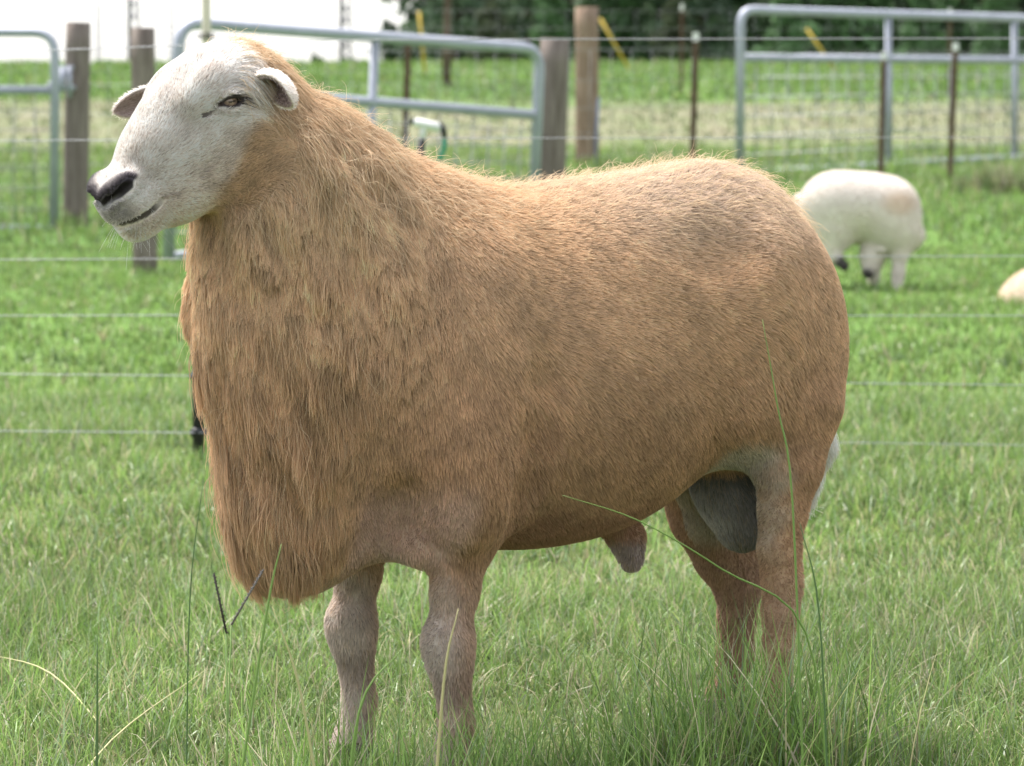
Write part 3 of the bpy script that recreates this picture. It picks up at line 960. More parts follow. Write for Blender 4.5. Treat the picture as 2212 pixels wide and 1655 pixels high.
def grid_sheet(fn, nu, nv, th):
    """closed thin sheet: fn(u, v) -> point; offset along its normal by th"""
    P = np.array([[fn(i / nu, j / nv) for j in range(nv + 1)] for i in range(nu + 1)])
    du = np.gradient(P, axis=0); dv = np.gradient(P, axis=1)
    N = np.cross(du, dv); N /= np.maximum(np.linalg.norm(N, axis=2, keepdims=True), 1e-9)
    A = (P + N * th).reshape(-1, 3); B = (P - N * th).reshape(-1, 3)
    n = len(A); w = nv + 1
    idx = np.arange(n).reshape(nu + 1, w)
    Q = []
    for i in range(nu):
        for j in range(nv):
            a, b, c, d = idx[i, j], idx[i + 1, j], idx[i + 1, j + 1], idx[i, j + 1]
            Q.append((a, b, c, d)); Q.append((n + a, n + d, n + c, n + b))
    ring = list(idx[:, 0]) + list(idx[-1, 1:]) + list(idx[-2::-1, -1]) + list(idx[0, -2:0:-1])
    for a, b in zip(ring, ring[1:] + ring[:1]):
        Q.append((b, a, n + a, n + b))
    return np.concatenate([A, B]), np.array(Q)

def ram_ear(s):
    B = hp(-.010, s * .062, .006) if s > 0 else hp(.0, -.058, .004)
    D = np.array([.004, .066, -.006]) if s > 0 else np.array([.070, -.104, -.014])
    L = np.linalg.norm(D) + .012; D = D / np.linalg.norm(D)
    opn = np.array([.80, .25, -.50]) if s > 0 else np.array([.9, .30, -.25])
    opn = opn - D * (opn @ D); opn /= np.linalg.norm(opn)
    W = np.cross(D, opn); W = W if W[2] > 0 else -W
    def fn(u, v):
        a = 2 * v - 1
        w = (.0195 if s > 0 else .0150) * (.62 + .75 * u - .25 * u * u) * max(1 - max(u - .45, 0) ** 2 / .3025, 0) ** .55
        w = max(w, .0012)
        am = math.radians(128) * (1 - u) ** .8 + math.radians(62) * (1 - (1 - u) ** .8)
        an = a * am
        bend = np.array([0, 0, -.014]) * u * u
        flat = 1 + .35 * u
        return B + D * (u * L) + w * flat * (np.sin(an) * W) - w * np.cos(an) * opn + w * .25 * opn + bend
    V, Q, = grid_sheet(fn, 18, 14, .0018)
    V0 = np.array(fn(.4, .5)); n = len(V) // 2
    k = 7 * 15 + 7
    inner_first = (V[k] - V[n + k]) @ opn > 0
    return V, Q, inner_first, D

TAN = np.array([.720, .505, .328]); TAN2 = np.array([.570, .362, .222]); CREAM = np.array([.68, .62, .53])
WHITE = np.array([.93, .875, .835]); RED = np.array([.40, .225, .150]); PINK = np.array([.66, .47, .38])
GREY = np.array([.085, .080, .078]); LEG = np.array([.55, .43, .36]); NOSE = np.array([.060, .050, .066])

def seg_dist(Q, pts):
    """distance of points Q to a polyline"""
    best = np.full(len(Q), 9.0)
    pts = np.array(pts)
    for a, b in zip(pts[:-1], pts[1:]):
        ba = b - a
        t = np.clip(((Q - a) @ ba) / (ba @ ba), 0, 1)
        best = np.minimum(best, np.linalg.norm(Q - a - t[:, None] * ba, axis=1))
    return best

def ram_colour(P, N, nz):
    """the coat's own colours by region; nz jitters the borders"""
    f, l, z = P.T
    out = np.repeat(TAN[None], len(P), 0)
    def mixin(c, w): out[:] = out * (1 - w[:, None]) + c * w[:, None]
    mixin(TAN2, smst(-z + .03 * nz, -.66, -.40) * .9)  # darker brown towards the belly
    mixin(np.array([.74, .60, .49]), smst(z, .64, .77) * smst(-f, .10, .35) * .85)  # paler back and croup: the light from above painted into the coat
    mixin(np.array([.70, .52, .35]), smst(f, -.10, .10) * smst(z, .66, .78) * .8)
    mixin(np.array([.640, .430, .275]), smst(f, .08, .14) * smst(-z, -.62, -.5))
    mixin(np.array([.60, .38, .25]), smst(f, .04, .10) * smst(-f, -.135, -.10) * smst(-z, -.45, -.36) * (l > -.02) * .8)
    # belly: red-brown under the barrel
    mixin(RED, smst(-z + .015 * nz, -.375, -.335) * smst(-f, .03, .10) * smst(f, -.40, -.33) * .85)
    # bare pink skin between brisket and leg
    mixin(PINK, smst(-z, -.43, -.37) * smst(z, .27, .30) * smst(f, .0, .03) * smst(-f, -.135, -.105) * smst(l, .02, .05) * .9)
    # legs
    fore = smst(-z + .02 * nz, -.32, -.22) * smst(f, -.2, -.1)
    mixin(LEG, fore * .55)
    mixin(np.array([.68, .60, .55]), fore * smst(f, -.015, .03) * .8)
    mixin(np.array([.19, .115, .075]), smst(-z, -.175, -.15) * smst(z, .11, .14) * smst(f, -.2, -.1) * .3)
    hind = smst(-z, -.30, -.2) * smst(-f, .4, .45)
    mixin(np.array([.54, .38, .28]), hind * .6)
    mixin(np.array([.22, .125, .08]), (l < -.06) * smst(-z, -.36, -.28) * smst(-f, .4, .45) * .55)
    # inside of the thigh and its front edge
    edge = smst(-z, -.445, -.415) * smst(z, .25, .32) * smst(-f, .40, .43) * smst(f + .008 * nz, -.508, -.466) * smst(l, .03, .07)
    mixin(CREAM * .95, edge * .85)
    mixin(CREAM * .8, smst(-z, -.47, -.43) * smst(z, .25, .29) * (np.abs(l) < .105) * (np.abs(l) > .06) * smst(-f, .42, .46) * .8)
    # scrotum, sheath, tail
    sc = np.maximum(1 - np.linalg.norm((P - [-.524, -.01, .355]) / [.064, .064, .108], axis=1), 0)
    scm = smst(sc, .0, .08) * (np.abs(l) < .062) * smst(-z, -.46, -.43)
    g = GREY[None] * 1.6 * (1 + 2.4 * smst(f, -.56, -.48)[:, None] * smst(-z, -.40, -.30)[:, None])
    out[:] = out * (1 - scm[:, None]) + g * scm[:, None]
    sh = smst(-z, -.305, -.285) * smst(f, -.40, -.385) * smst(-f, .30, .31) * (np.abs(l) < .05)
    mixin(np.array([.44, .36, .35]), sh * .9)
    tl = smst(-f, .602, .616) * smst(-z, -.50, -.44) * (np.abs(l) < .06)
    mixin(np.array([.92, .88, .82]), tl)
    # head
    s, hl, n = head_coords(P)
    s0 = np.interp(n, [-.09, -.052, -.028, 0, .02, .05, .08], [.20, .135, .075, .015, -.012, -.02, -.045]) + .010 * nz
    w = smst(s - s0, -.024, .026) * smst(f, .17, .23) * smst(n, -.108, -.088)
    wh = WHITE[None] * (1 - .20 * smst(-n, -.02, .05) * smst(-s, -.2, -.1))[:, None] * np.array([1, .96, .92])[None] ** (smst(-n, -.03, .06)[:, None] * 2.2)
    out[:] = out * (1 - w[:, None]) + wh * w[:, None]
    ab = np.abs(hl)
    Q = np.stack([s, ab, n], 1)
    nd = seg_dist(Q, NOSTRIL)
    above = smst(n - np.interp(ab, [0, .006, .016, .029, .0375, .0415], [.033, .033, .037, .039, .0405, .041]), -.004, .0)
    mixin(np.array([.30, .27, .30]), smst(-nd, -.021, -.012) * above * .7)
    mixin(NOSE, smst(-nd, -.0185, -.0090) * above * .93)
    mixin(np.array([.018, .014, .018]), smst(-nd, -.0090, -.0058) * .97)
    mixin(NOSE, smst(-seg_dist(Q, [(.253, 0, .04), (.254, 0, .003)]), -.0060, -.0030) * .85)
    mixin(np.array([.46, .44, .45]), smst(s, .225, .245) * smst(n, -.004, .0) * (1 - above) * .6)
    mixin(np.array([.030, .022, .024]), smst(-seg_dist(Q, MOUTH), -.0058, -.0040) * .92 * (.5 + .5 * smst(s, .200, .215)))
    mixin(np.array([.36, .30, .28]), smst(-seg_dist(Q, [(.200, .046, -.004), (.189, .0475, -.008), (.180, .050, -.014)]), -.005, -.002) * .5)
    x = (s - EYE[0]) * .84 + (n - EYE[2]) * .545; y = -(s - EYE[0]) * .545 + (n - EYE[2]) * .84
    rim = np.hypot(x / .0178, (y - .0004) / .0092)
    mixin(np.array([.030, .020, .022]), smst(-rim, -1.08, -.90) * .96 * (ab > .04))
    mixin(np.array([.045, .028, .030]), smst(-seg_dist(Q, TEAR), -.0050, -.0030) * .85)
    return out

def comb_dir(P, N, seed=3):
    f, l, z = P.T
    a = smst(f, -.16, .06)
    d = np.stack([-.9 + .6 * a, np.zeros_like(f), -.30 - .65 * a - .75 * smst(-z, -.62, -.38)], 1)
    d[:, 2] += .22 * smst(z, .70, .77) * (1 - a)
    rump = smst(-f, .40, .52)
    d = d * (1 - rump[:, None]) + np.array([-.50, 0, -.95]) * rump[:, None]
    neck = smst(f, .04, .13) * smst(z, .45, .72)
    d = d * (1 - neck[:, None]) + np.array([-.42, 0, -1.0]) * neck[:, None]
    front = smst(f, .06, .14) * smst(-z, -.80, -.62)
    d = d * (1 - front[:, None]) + np.array([-.05, 0, -1.0]) * front[:, None]
    leg = smst(-z, -.36, -.28)
    d = d * (1 - leg[:, None]) + np.array([-.08, 0, -1.0]) * leg[:, None]
    h = is_head(P)[:, None]
    hd = -HS[None] * .85 + np.array([0, 0, -1.0]) * .25 * smst(-((P - HO) @ HN), -.05, .02)[:, None]
    d = d * (1 - h) + hd * h
    for k in range(3):
        d[:, k] += .16 * smooth_noise(P, 9.0, seed + k) + .10 * smooth_noise(P, 30.0, seed + 10 + k)
    d -= N * np.sum(d * N, 1, keepdims=True)
    return d / np.maximum(np.linalg.norm(d, axis=1, keepdims=True), 1e-6)

def sample_mesh(V, Q, n, dens):
    T = np.concatenate([Q[:, [0, 1, 2]], Q[:, [0, 2, 3]]])
    A, B, C = V[T[:, 0]], V[T[:, 1]], V[T[:, 2]]
    w = np.linalg.norm(np.cross(B - A, C - A), axis=1) * dens((A + B + C) / 3)
    c = np.cumsum(w); c /= c[-1]
    i = np.searchsorted(c, rng.random(n))
    u, v = rng.random(n), rng.random(n)
    m = u + v > 1
    u[m], v[m] = 1 - u[m], 1 - v[m]
    return A[i] + (B[i] - A[i]) * u[:, None] + (C[i] - A[i]) * v[:, None]

def grow(fd, P, N, D, length, lift, nseg, grav, wav, off, clump=0.0, cfr=.03):
    """strands that start on the skin, follow the comb direction and stay outside the body"""
    n = len(P)
    t = D * np.cos(lift)[:, None] + N * np.sin(lift)[:, None]
    pts = np.empty((n, nseg + 1, 3)); pts[:, 0] = P - N * .0015
    p = P.copy()
    st = (length / nseg)[:, None]
    for i in range(nseg):
        p = p + t * st
        d, g = fd.sample(p)
        need = off * (i + 1) / nseg - d
        p = p + g * np.clip(need, 0, .03)[:, None]
        pts[:, i + 1] = p
        t = t + np.array([0, 0, -1.0]) * grav[:, None] + rng.normal(size=(n, 3)) * wav[:, None]
        t = t - g * (np.sum(t * g, 1, keepdims=True) * .35)
        t /= np.linalg.norm(t, axis=1, keepdims=True)
    raw = pts.copy()
    if clump > 0:
        nc = max(int(n * cfr), 10)
        ci = rng.choice(n, nc, replace=False)
        kd = KDTree(nc)
        for k, q in enumerate(P[ci]): kd.insert(q, k)
        kd.balance()
        near = np.array([kd.find(q)[1] for q in P])
        G = pts[ci[near]]
        rel = G - G[:, :1] + pts[:, :1]                 # guide shape carried to the strand's own root
        w = (np.linspace(0, 1, nseg + 1) ** 1.3)[None, :, None] * clump * rng.uniform(.4, 1, (n, 1, 1))
        tgt = G + (rel - G) * .35
        pts = pts * (1 - w) + tgt * w
        far = np.linalg.norm(pts[:, -1] - raw[:, -1], axis=1) > .55 * length + .006
        pts[far] = raw[far]
    bad = np.linalg.norm(pts[:, -1] - pts[:, 0], axis=1) > 1.6 * length + .012
    pts[bad] = pts[bad][:, :1]  + (pts[bad] - pts[bad][:, :1]) * .05
    return pts

M_skin = attr_mat('animal_skin', 'hcol', .75, .2)
M_fur = attr_mat('animal_fur', 'hcol', .55, .22, trans=.3)

ram = empty('ram', RAM_O, 'big tan hair ram with white face and shaggy chest mane standing in grass', 'ram')
ram.rotation_euler = (0, 0, math.pi + TH)
RF = build_ram_field()
V, Q = RF.mesh()
V = taubin(V, Q, 2)
vol = np.sum(np.einsum('ij,ij->i', V[Q[:, 0]], np.cross(V[Q[:, 1]], V[Q[:, 2]])))
if vol < 0: Q = Q[:, ::-1]
_, Nv = RF.sample(V)
nzv = smooth_noise(V, 14, 50)
Cv = ram_colour(V, Nv, nzv)
SKV, SKQ = V, Q
# ears belong to the same skin
EV, EQ, EC = [V], [Q], [Cv * .8]
base = len(V)
EARS = []
for s in (1, -1):
    ev, eq, inf, eD = ram_ear(s)
    m = len(ev) // 2
    EV.append(ev); EQ.append(eq + base); base += len(ev)
    inner = np.array([.34, .25, .23]); outer = WHITE * .97
    c1, c2 = (inner, outer) if inf else (outer, inner)
    EC.append(np.concatenate([np.repeat(c1[None], m, 0), np.repeat(c2[None], m, 0)]))
    EARS.append((ev, eq, inf, eD))
ram_body = fast_mesh('body', np.concatenate(EV), np.concatenate(EQ), M_skin, ram)
vcol(ram_body, 'hcol', np.concatenate(EC))
# coat
def fur_batch(n, dens, kind):
    P = sample_mesh(SKV, SKQ, n, dens)
    P0 = P
    d, N = RF.sample(P)
    P = P - N * d[:, None]
    f, l, z = P.T
    D = comb_dir(P, N)
    mw = mane_w(P); hw = is_head(P)
    top = smst(z, .70, .78) * smst(-f, -.12, .0)
    leg = smst(-z, -.34, -.26)
    L = .0125 + .003 * smooth_noise(P, 6, 4)
    L = L * (1 - top) + .015 * top
    nape = smst(f, -.02, .10) * smst(z, .74, .82)
    L = L * (1 - nape) + .036 * nape
    L = L * (1 - mw) + (.042 + .022 * smst(-z, -.62, -.40)) * mw
    L = L * (1 - leg) + .0085 * leg
    belly = smst(-z, -.37, -.33) * smst(-f, .03, .1) * (1 - mw)
    L = L * (1 - belly * .4)
    sc = np.linalg.norm((P - [-.512, -.01, .345]) / [.07, .066, .11], axis=1) < 1
    L[sc] = .011
    ed = smst(-z, -.47, -.42) * smst(-f, .40, .43) * (l > .05)
    L = L * (1 - .4 * ed)
    L = L * (1 - hw) + .0075 * hw
    s, hl, nn = head_coords(P)
    tuft = smst(-s, .0, .03) * smst(nn, .0, .03) * smst(f, .12, .2)
    L = L * (1 - tuft) + .017 * tuft
    L = L * (1 - .65 * smst(s, .15, .21) * (hw > .5))
    Qm = np.stack([s, np.abs(hl), nn], 1)
    nearf = np.minimum(np.minimum(seg_dist(Qm, MOUTH), seg_dist(Qm, TEAR)), np.linalg.norm(Qm - np.array(EYE), axis=1) - .012)
    L = L * (1 - .5 * smst(-nearf, -.012, -.004) * (hw > .5))
    tail = (f < -.605) & (z < .50) & (np.abs(l) < .05)
    L[tail] = .028
    bare = smst(-z, -.43, -.37) * smst(f, .0, .03) * smst(-f, -.135, -.105) * smst(l, .02, .05)
    L = L * (1 - bare) + .005 * bare
    L *= rng.uniform(.65, 1.25, n)
    lift = np.radians(9 + 16 * top + 8 * mw + 10 * nape) + rng.normal(0, .12, n)
    lift = np.where(hw > .5, np.radians(16) + rng.normal(0, .1, n), lift)
    grav = .05 + .22 * mw
    wav = .05 + .10 * top + .07 * mw + .12 * tuft
    wav = wav * (1 - .6 * hw)
    nseg = 7 if kind == 'mane' else 4
    clump, cfr = {'mane': (.74, .014), 'body': (.35, .05), 'head': (.0, .1)}[kind]
    if kind == 'mane':
        for k in range(3):
            D[:, k] += .30 * smooth_noise(P, 16, 200 + k) + .25 * smooth_noise(P, 34, 210 + k)
        D -= N * np.sum(D * N, 1, keepdims=True); D /= np.linalg.norm(D, axis=1, keepdims=True)
        lift = lift + .16 * smooth_noise(P, 24, 220)
        L = L * (1 + .25 * smooth_noise(P, 12, 221))
        stray = rng.random(n) < .05
        lift = np.where(stray, lift + rng.uniform(.1, .5, n), lift); L = np.where(stray, L * 1.3, L)
    pts = grow(RF, P, N, D, L, lift, nseg, grav, wav, .004 + .006 * mw, clump, cfr)
    C = ram_colour(P, N, smooth_noise(P, 14, 50) + rng.normal(0, .35, n))
    strand = 1 + (.13 + .09 * mw) * smooth_noise(P * [1, 1, .55], 48, 300) + .10 * mw * smooth_noise(P * [1, 1, .4], 90, 301)
    C = C * strand.clip(.5, 1.5)[:, None]
    var = rng.normal(1, .11, n)[:, None] * (1 + .10 * smooth_noise(P, 22, 70))[:, None] * (1 + .07 * smooth_noise(P, 5, 71))[:, None]
    C = C * var.clip(.5, 1.5)
    dk = rng.random(n) < .07 * (1 - hw)
    C[dk] *= .55
    pale = rng.random(n) < .10 * (1 - hw)
    C[pale] = C[pale] * .5 + np.array([.62, .45, .28]) * .5
    fl = (rng.random(n) < .025 * hw * (s < .2)); C[fl] = C[fl] * .25 + np.array([.16, .09, .06]) * .75
    fl = (rng.random(n) < .20 * hw * (s < .2)); C[fl] = C[fl] * .6 + np.array([.55, .40, .30]) * .4
    t = np.linspace(0, 1, nseg + 1)
    Cp = C[:, None, :] * ((.68 - .12 * mw[:, None]) + (.45 + .16 * mw[:, None]) * t[None])[:, :, None]  # dark roots, light tips: shade between the locks put into the colour
    r0 = np.where(hw > .5, .00034, .00038 + .00004 * mw) * rng.uniform(.75, 1.25, n)
    R = r0[:, None] * (1 - .72 * t ** 1.6)[None]
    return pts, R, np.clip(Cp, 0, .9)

def avoid_eye(P):
    s, l, n = head_coords(P)
    Q = np.stack([s, np.abs(l), n], 1)
    x = (s - EYE[0]) * .84 + (n - EYE[2]) * .545; y = -(s - EYE[0]) * .545 + (n - EYE[2]) * .84
    r = np.hypot(x / .0178, (y - .0004) / .0094)
    ok = (r > 1) & (seg_dist(Q, NOSTRIL) > .0085) & (seg_dist(Q, MOUTH) > .0062) & (seg_dist(Q, TEAR) > .0046)
    return ok.astype(float)
def d_body(P): return (1 - mane_w(P)) * (1 - is_head(P)) + .02
def d_head(P): return is_head(P) * avoid_eye(P) + 1e-4
def d_mane(P): return mane_w(P) + 1e-4
for kind, n, dn in (('body', NB, d_body), ('mane', NM, d_mane), ('head', NH, d_head)):
    pts, R, C = fur_batch(n, dn, kind)
    nm = {'body': 'coat_fur', 'mane': 'mane_fur', 'head': 'face_fur'}[kind]
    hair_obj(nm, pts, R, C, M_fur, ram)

# loose frizz standing off the neck, back and chest
nf_ = 9000
P = sample_mesh(SKV, SKQ, nf_, lambda p: smst(p[:, 2], .68, .76) * (1 - is_head(p)) + .6 * mane_w(p) + 1e-5)
d, N = RF.sample(P)
D = comb_dir(P, N)
tp = smst(P[:, 2], .68, .76)
pts = grow(RF, P, N, D, rng.uniform(.018, .040, nf_) * (1 + .5 * mane_w(P)), np.radians(22 + 25 * tp) + rng.normal(0, .25, nf_), 6, .05 + .1 * mane_w(P), np.full(nf_, .22), .004)
hair_obj('frizz', pts, np.repeat(np.linspace(.00026, .0001, 7)[None], nf_, 0), np.array([.74, .58, .40]) * rng.uniform(.75, 1.15, (nf_, 1)), M_fur, ram)
# short down on the ears
for ev, eq, inf, eD in EARS:
    ne = 5000
    h = len(ev) // 2
    P = sample_mesh(ev, eq, ne, lambda p: np.ones(len(p)))
    kd = KDTree(len(ev))
    for q, v in enumerate(ev): kd.insert(v, q)
    kd.balance()
    near = np.array([kd.find(q)[1] for q in P])
    opp = (near + h) % (2 * h)
    N = ev[near] - ev[opp]; N /= np.linalg.norm(N, axis=1, keepdims=True)
    isin = (near < h) == inf
    d = eD[None] * .8 + N * .45 + rng.normal(0, .2, (ne, 3)); d /= np.linalg.norm(d, axis=1, keepdims=True)
    L = rng.uniform(.003, .006, ne) * np.where(isin, 1.2, 1)
    pts = P[:, None, :] + d[:, None, :] * (L[:, None] * np.linspace(0, 1, 3)[None])[:, :, None]
    C = np.where(isin[:, None], np.array([.55, .46, .43]), WHITE) * rng.uniform(.85, 1.08, (ne, 1))
    hair_obj('ear_down', pts, np.repeat(np.linspace(.0003, .00012, 3)[None], ne, 0), C, M_fur, ram)
# eyes
M_eye, nt, b = new_mat('eye')
b.inputs['Roughness'].default_value = .08
tc = nt.nodes.new('ShaderNodeTexCoord')
def eye_ball(s):
    c = hp(EYE[0], s * .0640, EYE[2]); R = .0130
    Vs, Fs, Cs = [], [], []
    nu, nvv = 40, 28
    axis_ = HL * s
    A = .84 * HS + .545 * HN; B = -.545 * HS + .84 * HN
    for j in range(nvv + 1):
        ph = math.pi * j / nvv
        for i in range(nu):
            th = 2 * math.pi * i / nu
            d = axis_ * math.cos(ph) + (A * math.cos(th) + B * math.sin(th)) * math.sin(ph)
            Vs.append(c + d * R)
            x = math.sin(ph) * math.cos(th) ; y = math.sin(ph) * math.sin(th)
            rr = math.hypot(x, y)
            if abs(y) < .085 and abs(x) < .34: k = (.05, .038, .032)
            elif rr < .80: k = (.30 - .1 * rr, .215 - .08 * rr, .16 - .05 * rr)
            else: k = (.05, .035, .03)
            Cs.append(k)
    for j in range(nvv):
        for i in range(nu):
            i2 = (i + 1) % nu
            Fs.append((j * nu + i, (j + 1) * nu + i, (j + 1) * nu + i2, j * nu + i2))
    o = fast_mesh('eye', np.array(Vs), np.array(Fs), M_eye, ram)
    vcol(o, 'hcol', np.array(Cs))
ea = nt.nodes.new('ShaderNodeAttribute'); ea.attribute_name = 'hcol'
nt.links.new(ea.outputs['Color'], b.inputs['Base Color'])
eye_ball(1); eye_ball(-1)
# cloven hooves
M_hoof = simple_mat('hoof_horn', srgb(60, 48, 42), .5, c2=srgb(95, 80, 68), scale=60)
for f0, l0 in ((.008, .105), (.026, -.105), (-.472, .12), (-.574, -.12)):
    for k in (-1, 1):
        Vh = []
        for z, fa, fb, w in ((.045, -.020, .022, .011), (.0, -.024, .040, .013)):
            for (a, bb) in ((fa, -1), (fb * .7, -1), (fb, -.2), (fb, .2), (fb * .7, 1), (fa, 1)):
                Vh.append((f0 + a, l0 + k * .0135 + bb * w, z))
        Fh = [(5, 4, 3, 2, 1, 0), tuple(range(6, 12))] + [(i, (i + 1) % 6, 6 + (i + 1) % 6, 6 + i) for i in range(6)]
        mesh_obj('hoof', Vh, Fh, M_hoof, ram, smooth=False)
# whiskers round the lips
W = []
for i in range(40):
    s0, l0, n0 = rng.uniform(.20, .245), rng.uniform(-.035, .035), rng.uniform(-.035, .0)
    p = hp(s0, l0, n0); 
    d, g = RF.sample(p[None]); p = p - g[0] * d[0]
    dr = g[0] + rng.normal(0, .25, 3) + np.array([0, 0, -.35]); dr /= np.linalg.norm(dr)
    ln = rng.uniform(.012, .038)
    W.append([p + dr * ln * t + np.array([0, 0, -.15]) * ln * t * t for t in np.linspace(0, 1, 6)])
W = np.array(W)
hair_obj('whiskers', W, np.repeat(np.linspace(.00022, .0001, 6)[None], len(W), 0), np.full((len(W), 3), .55), M_fur, ram)
# ------------------------------------------------------------------ the sheep behind
def px_field(u0, u1, v0, v1, Y, step=.008, dep=.34):
    a, b = at(u0, v1, Y), at(u1, v0, Y)
    return Field(np.arange(a.x, b.x, step), np.arange(Y - dep, Y + dep, step), np.arange(min(a.z, gzf(Y) - .04), b.z, step))
def sheep_mesh(name, fd, colf, root, n_fur, flen):
    V, Q = fd.mesh()
    V = taubin(V, Q, 3)
    vol = np.sum(np.einsum('ij,ij->i', V[Q[:, 0]], np.cross(V[Q[:, 1]], V[Q[:, 2]])))
    if vol < 0: Q = Q[:, ::-1]
    org = np.array(root.location)
    o = fast_mesh('body', V - org, Q, M_skin, root)
    vcol(o, 'hcol', colf(V))
    P = sample_mesh(V, Q, n_fur, lambda p: np.ones(len(p)))
    d, N = fd.sample(P)
    D = np.array([-.3, 0, -1.0]) + rng.normal(0, .25, (n_fur, 3)); D -= N * np.sum(D * N, 1, keepdims=True); D /= np.linalg.norm(D, axis=1, keepdims=True)
    L = flen * rng.uniform(.7, 1.2, n_fur)
    pts = grow(fd, P, N, D, L, np.full(n_fur, .3), 3, np.full(n_fur, .05), np.full(n_fur, .08), .004)
    hair_obj('fur', pts - org, np.repeat(np.linspace(.0016, .0006, 4)[None], n_fur, 0), colf(P) * rng.uniform(.9, 1.08, (n_fur, 1)), M_fur, root)
Yw = 16.5
k = Yw / FPX
def W(u, v, dy=0.0):
    p = at(u, v, Yw); return np.array([p.x, Yw + dy, p.z])
fd = px_field(1700, 2010, 345, 640, Yw)
fd.ell(W(1856, 446), (120 * k, .19, 74 * k), .03)
fd.ell(W(1800, 446, -.02), (70 * k, .17, 72 * k), .06)
fd.ell(W(1905, 465, .0), (78 * k, .17, 76 * k), .05)
fd.ell(W(1930, 475, -.04), (50 * k, .15, 80 * k), .06)
fd.ell(W(1795, 490, -.09), (48 * k, .08, 58 * k), .05)
fd.chain([W(1795, 500, -.10), W(1788, 540, -.11), W(1800, 556, -.13), W(1818, 572, -.15)], [.075, .042, .022, .020], .03)
fd.chain([W(1945, 500, -.10), W(1940, 545, -.10), W(1936, 585, -.10), W(1932, 622, -.10)], [.070, .036, .026, .028], .02)
fd.chain([W(1905, 520, .06), W(1895, 560, .07), W(1890, 608, .07)], [.06, .034, .026], .03)
fd.chain([W(1740, 450, .08), W(1775, 540, .10), W(1775, 612, .10)], [.07, .05, .028], .03)
fd.chain([W(1952, 490, .0), W(1972, 510, -.02), W(1962, 535, -.02)], [.085, .045, .026], .04)
fd.chain([W(1895, 520, -.03), W(1880, 550, -.06), W(1872, 585, -.09)], [.065, .050, .030], .03)
fd.ell(W(1898, 538, -.10), (.03, .035, .016), .01)
def ewe_col(P):
    out = np.repeat(np.array([[.74, .68, .63]]), len(P), 0)
    u = 1106 + P[:, 0] / Yw * FPX; v = 250 - (P[:, 2] - CAM_H) / Yw * FPX
    t = smst(-np.hypot((u - 1935) / 45, (v - 435) / 30), -1.2, -.3)[:, None]
    out = out * (1 - t * .5) + np.array([.55, .38, .22]) * t * .5
    q = np.linalg.norm(P - W(1870, 590, -.10), axis=1)
    t = smst(-q, -.045, -.02)[:, None]; out = out * (1 - t) + np.array([.08, .07, .07]) * t
    q = np.linalg.norm(P - W(1816, 570, -.15), axis=1)
    t = smst(-q, -.065, -.03)[:, None]; out = out * (1 - t) + np.array([.09, .08, .08]) * t
    return out
ewe = empty('sheep', (W(1860, 500)[0], Yw, gzf(Yw)), 'white sheep with its head bent under itself beyond the wire fence', 'sheep')
sheep_mesh('ewe', fd, ewe_col, ewe, 26000, .012)
# the sheep lying in the grass at the frame's edge
Yl = 15.4
c0 = at(2370, 650, Yl); c0 = np.array([c0.x, Yl, c0.z])
fd = Field(np.arange(c0[0] - .5, c0[0] + .85, .01), np.arange(Yl - .34, Yl + .34, .01), np.arange(-.04, .62, .01))
fd.ell(c0 - [0, 0, .02], (.43, .22, .20), .03)
fd.ell(c0 + [-.22, 0, -.03], (.21, .2, .18), .06)
fd.ell(c0 + [-.2, -.15, -.10], (.16, .09, .10), .05)
fd.chain([c0 + [-.25, -.2, -.15], c0 + [.0, -.25, -.17]], [.05, .03], .03)
fd.chain([c0 + [.3, -.1, -.1], c0 + [.38, -.2, -.17], c0 + [.2, -.24, -.18]], [.07, .035, .03], .03)
fd.chain([c0 + [.3, 0, .05], c0 + [.46, 0, .2], c0 + [.52, -.02, .28]], [.14, .09, .075], .06)
fd.chain([c0 + [.53, -.03, .29], c0 + [.70, -.06, .22]], [.07, .04], .03)
for s in (1, -1): fd.ell(c0 + [.49, s * .1 - .02, .29], (.02, .06, .03), .01)
def lie_col(P): return np.repeat(np.array([[.62, .50, .38]]), len(P), 0)
lie = empty('sheep', (c0[0], Yl, gzf(Yl)), 'cream sheep lying down in the grass right of the ram', 'sheep')
sheep_mesh('lying', fd, lie_col, lie, 12000, .012)

# ------------------------------------------------------------------ single stalks in the foreground
def rgb_mat(name, c, tr=True):
    m = simple_mat(name, c, .55)
    return m
M_st = rgb_mat('stalk_green', (.16, .27, .06, 1)); M_sy = rgb_mat('stalk_straw', (.45, .42, .20, 1)); M_sd = rgb_mat('seed_dark', (.045, .034, .030, 1)); M_sg = rgb_mat('stalk_dark', (.07, .14, .04, 1))
def stalk(pts, r, mat, label, group=None):
    """pts: (u, v, Y) from foot to tip"""
    P = [at(*q) for q in pts]
    P[0].z = min(P[0].z, -.005)
    Q = [P[0]]
    n = 5
    ext = [P[0] * 2 - P[1]] + P + [P[-1] * 2 - P[-2]]
    for i in range(1, len(ext) - 2):
        for t in np.linspace(0, 1, n + 1)[1:]:
            a, b, c, d = ext[i - 1:i + 3]
            Q.append(.5 * ((2 * b) + (c - a) * t + (2 * a - 5 * b + 4 * c - d) * t * t + (3 * b - a - 3 * c + d) * t ** 3))
    org = P[0].copy()
    R = [r * (1 - .75 * (i / (len(Q) - 1)) ** 2) for i in range(len(Q))]
    o = tube_obj('grass_stalk', [q - org for q in Q], R, mat, None, 5)
    o.location = org
    return tag(o, label, 'grass stalk', group)
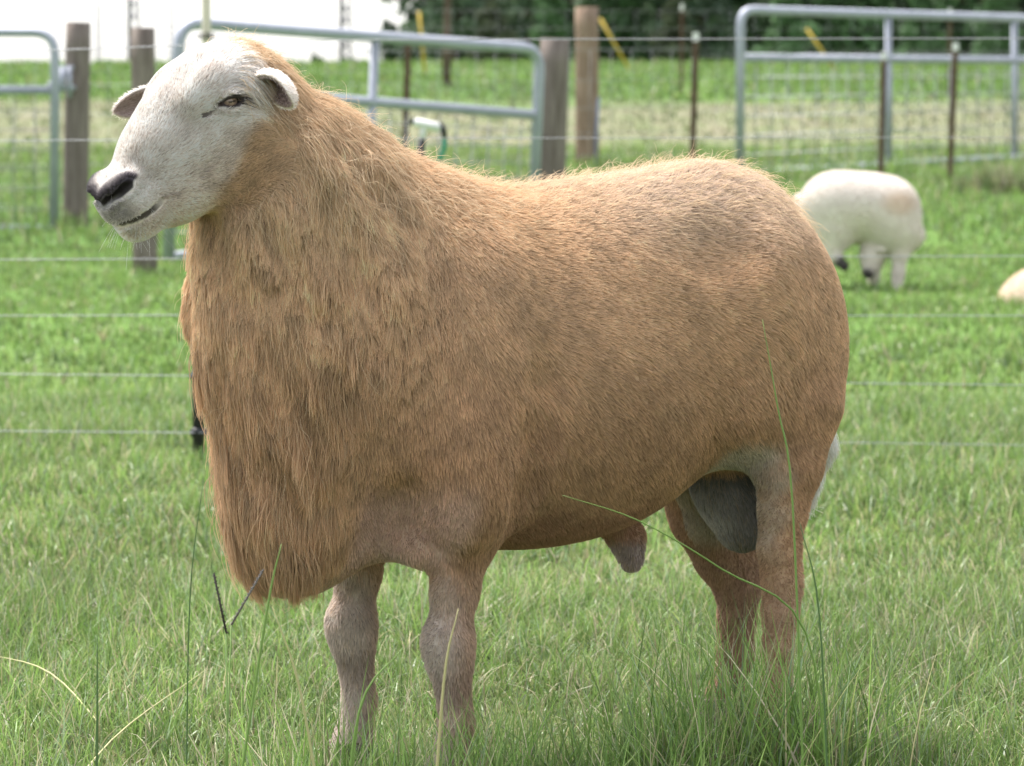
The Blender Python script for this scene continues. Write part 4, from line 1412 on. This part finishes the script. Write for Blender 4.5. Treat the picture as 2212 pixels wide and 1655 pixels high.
def seed_head(pts, label, mat=None):
    P = [at(*q) for q in pts]
    P[0].z = -.004
    org = P[0].copy()
    o = empty('seed_stalk', org, label, 'seed stalk')
    tube_obj('stem', [P[0] - org, P[1] - org], .0010, M_st, o, 5)
    V, Fs = tube([P[1] - org, P[2] - org], .0012, 5)
    for i in range(46):
        t = i / 45; c = (P[1] - org).lerp(P[2] - org, t)
        a = i * 2.4; d = Vector((math.cos(a), math.sin(a), .5)) * .0024
        v, f = tube([c, c + d], [.0013, .0005], 4)
        q = len(V); V.extend(v); Fs.extend([tuple(j + q for j in g) for g in f])
    mesh_obj('seed_head', V, Fs, mat or M_sd, o)
seed_head([(492, 1690, 4.02), (489, 1368, 4.02), (462, 1240, 4.02)], 'dark upright seed head on a green stem before the mane')
seed_head([(480, 1700, 4.05), (500, 1350, 4.05), (568, 1232, 4.05)], 'grey seed head leaning under the tip of the mane', rgb_mat('seed_grey', (.16, .14, .13, 1)))
stalk([(1800, 1560, 4.15), (1740, 1365, 4.12), (1560, 1230, 4.05), (1380, 1125, 4.02), (1215, 1070, 4.0)], .0014, M_st, 'long green stalk arching across the ram\'s belly')
stalk([(1740, 1640, 4.15), (1712, 1085, 4.15), (1680, 880, 4.15), (1647, 690, 4.15)], .0015, M_st, 'tall upright green stalk in front of the ram\'s thigh')
stalk([(1795, 1700, 4.0), (1770, 1330, 4.0), (1728, 1130, 4.0)], .0014, M_sg, 'dark green stalk beside the ram\'s hock')
stalk([(715, 1720, 3.9), (650, 1500, 3.9), (588, 1310, 3.9)], .0017, M_sy, 'pale stalk leaning toward the tip of the mane')
stalk([(480, 1740, 3.8), (575, 1330, 3.8), (608, 1175, 3.8)], .0017, M_st, 'light green blade crossing the bottom of the mane')
stalk([(400, 1640, 4.1), (410, 1300, 4.1), (440, 1030, 4.1)], .0010, M_sg, 'thin dark stalk standing beside the mane')
stalk([(205, 1720, 3.85), (210, 1560, 3.85), (210, 1370, 3.85)], .0017, M_sg, 'thick upright blade alone in the open grass')
stalk([(925, 1740, 3.75), (958, 1480, 3.75), (990, 1315, 3.75)], .0018, M_sy, 'pale yellow stalk in front of the near fore leg')
stalk([(735, 1720, 3.8), (775, 1540, 3.8), (870, 1400, 3.8)], .0018, M_st, 'green blade leaning across the far fore leg')
stalk([(60, 1760, 4.05), (240, 1600, 4.48), (440, 1450, 5.0)], .0014, M_sy, 'straw stalk slanting low over the open grass')
stalk([(250, 1545, 4.75), (110, 1455, 4.95), (-40, 1410, 5.1)], .0014, M_sy, 'straw stalk lying flat beside the thick upright blade')
stalk([(1530, 1690, 3.9), (1500, 1450, 3.9), (1445, 1380, 3.9)], .0012, M_st, 'green blade in front of the far hind leg')
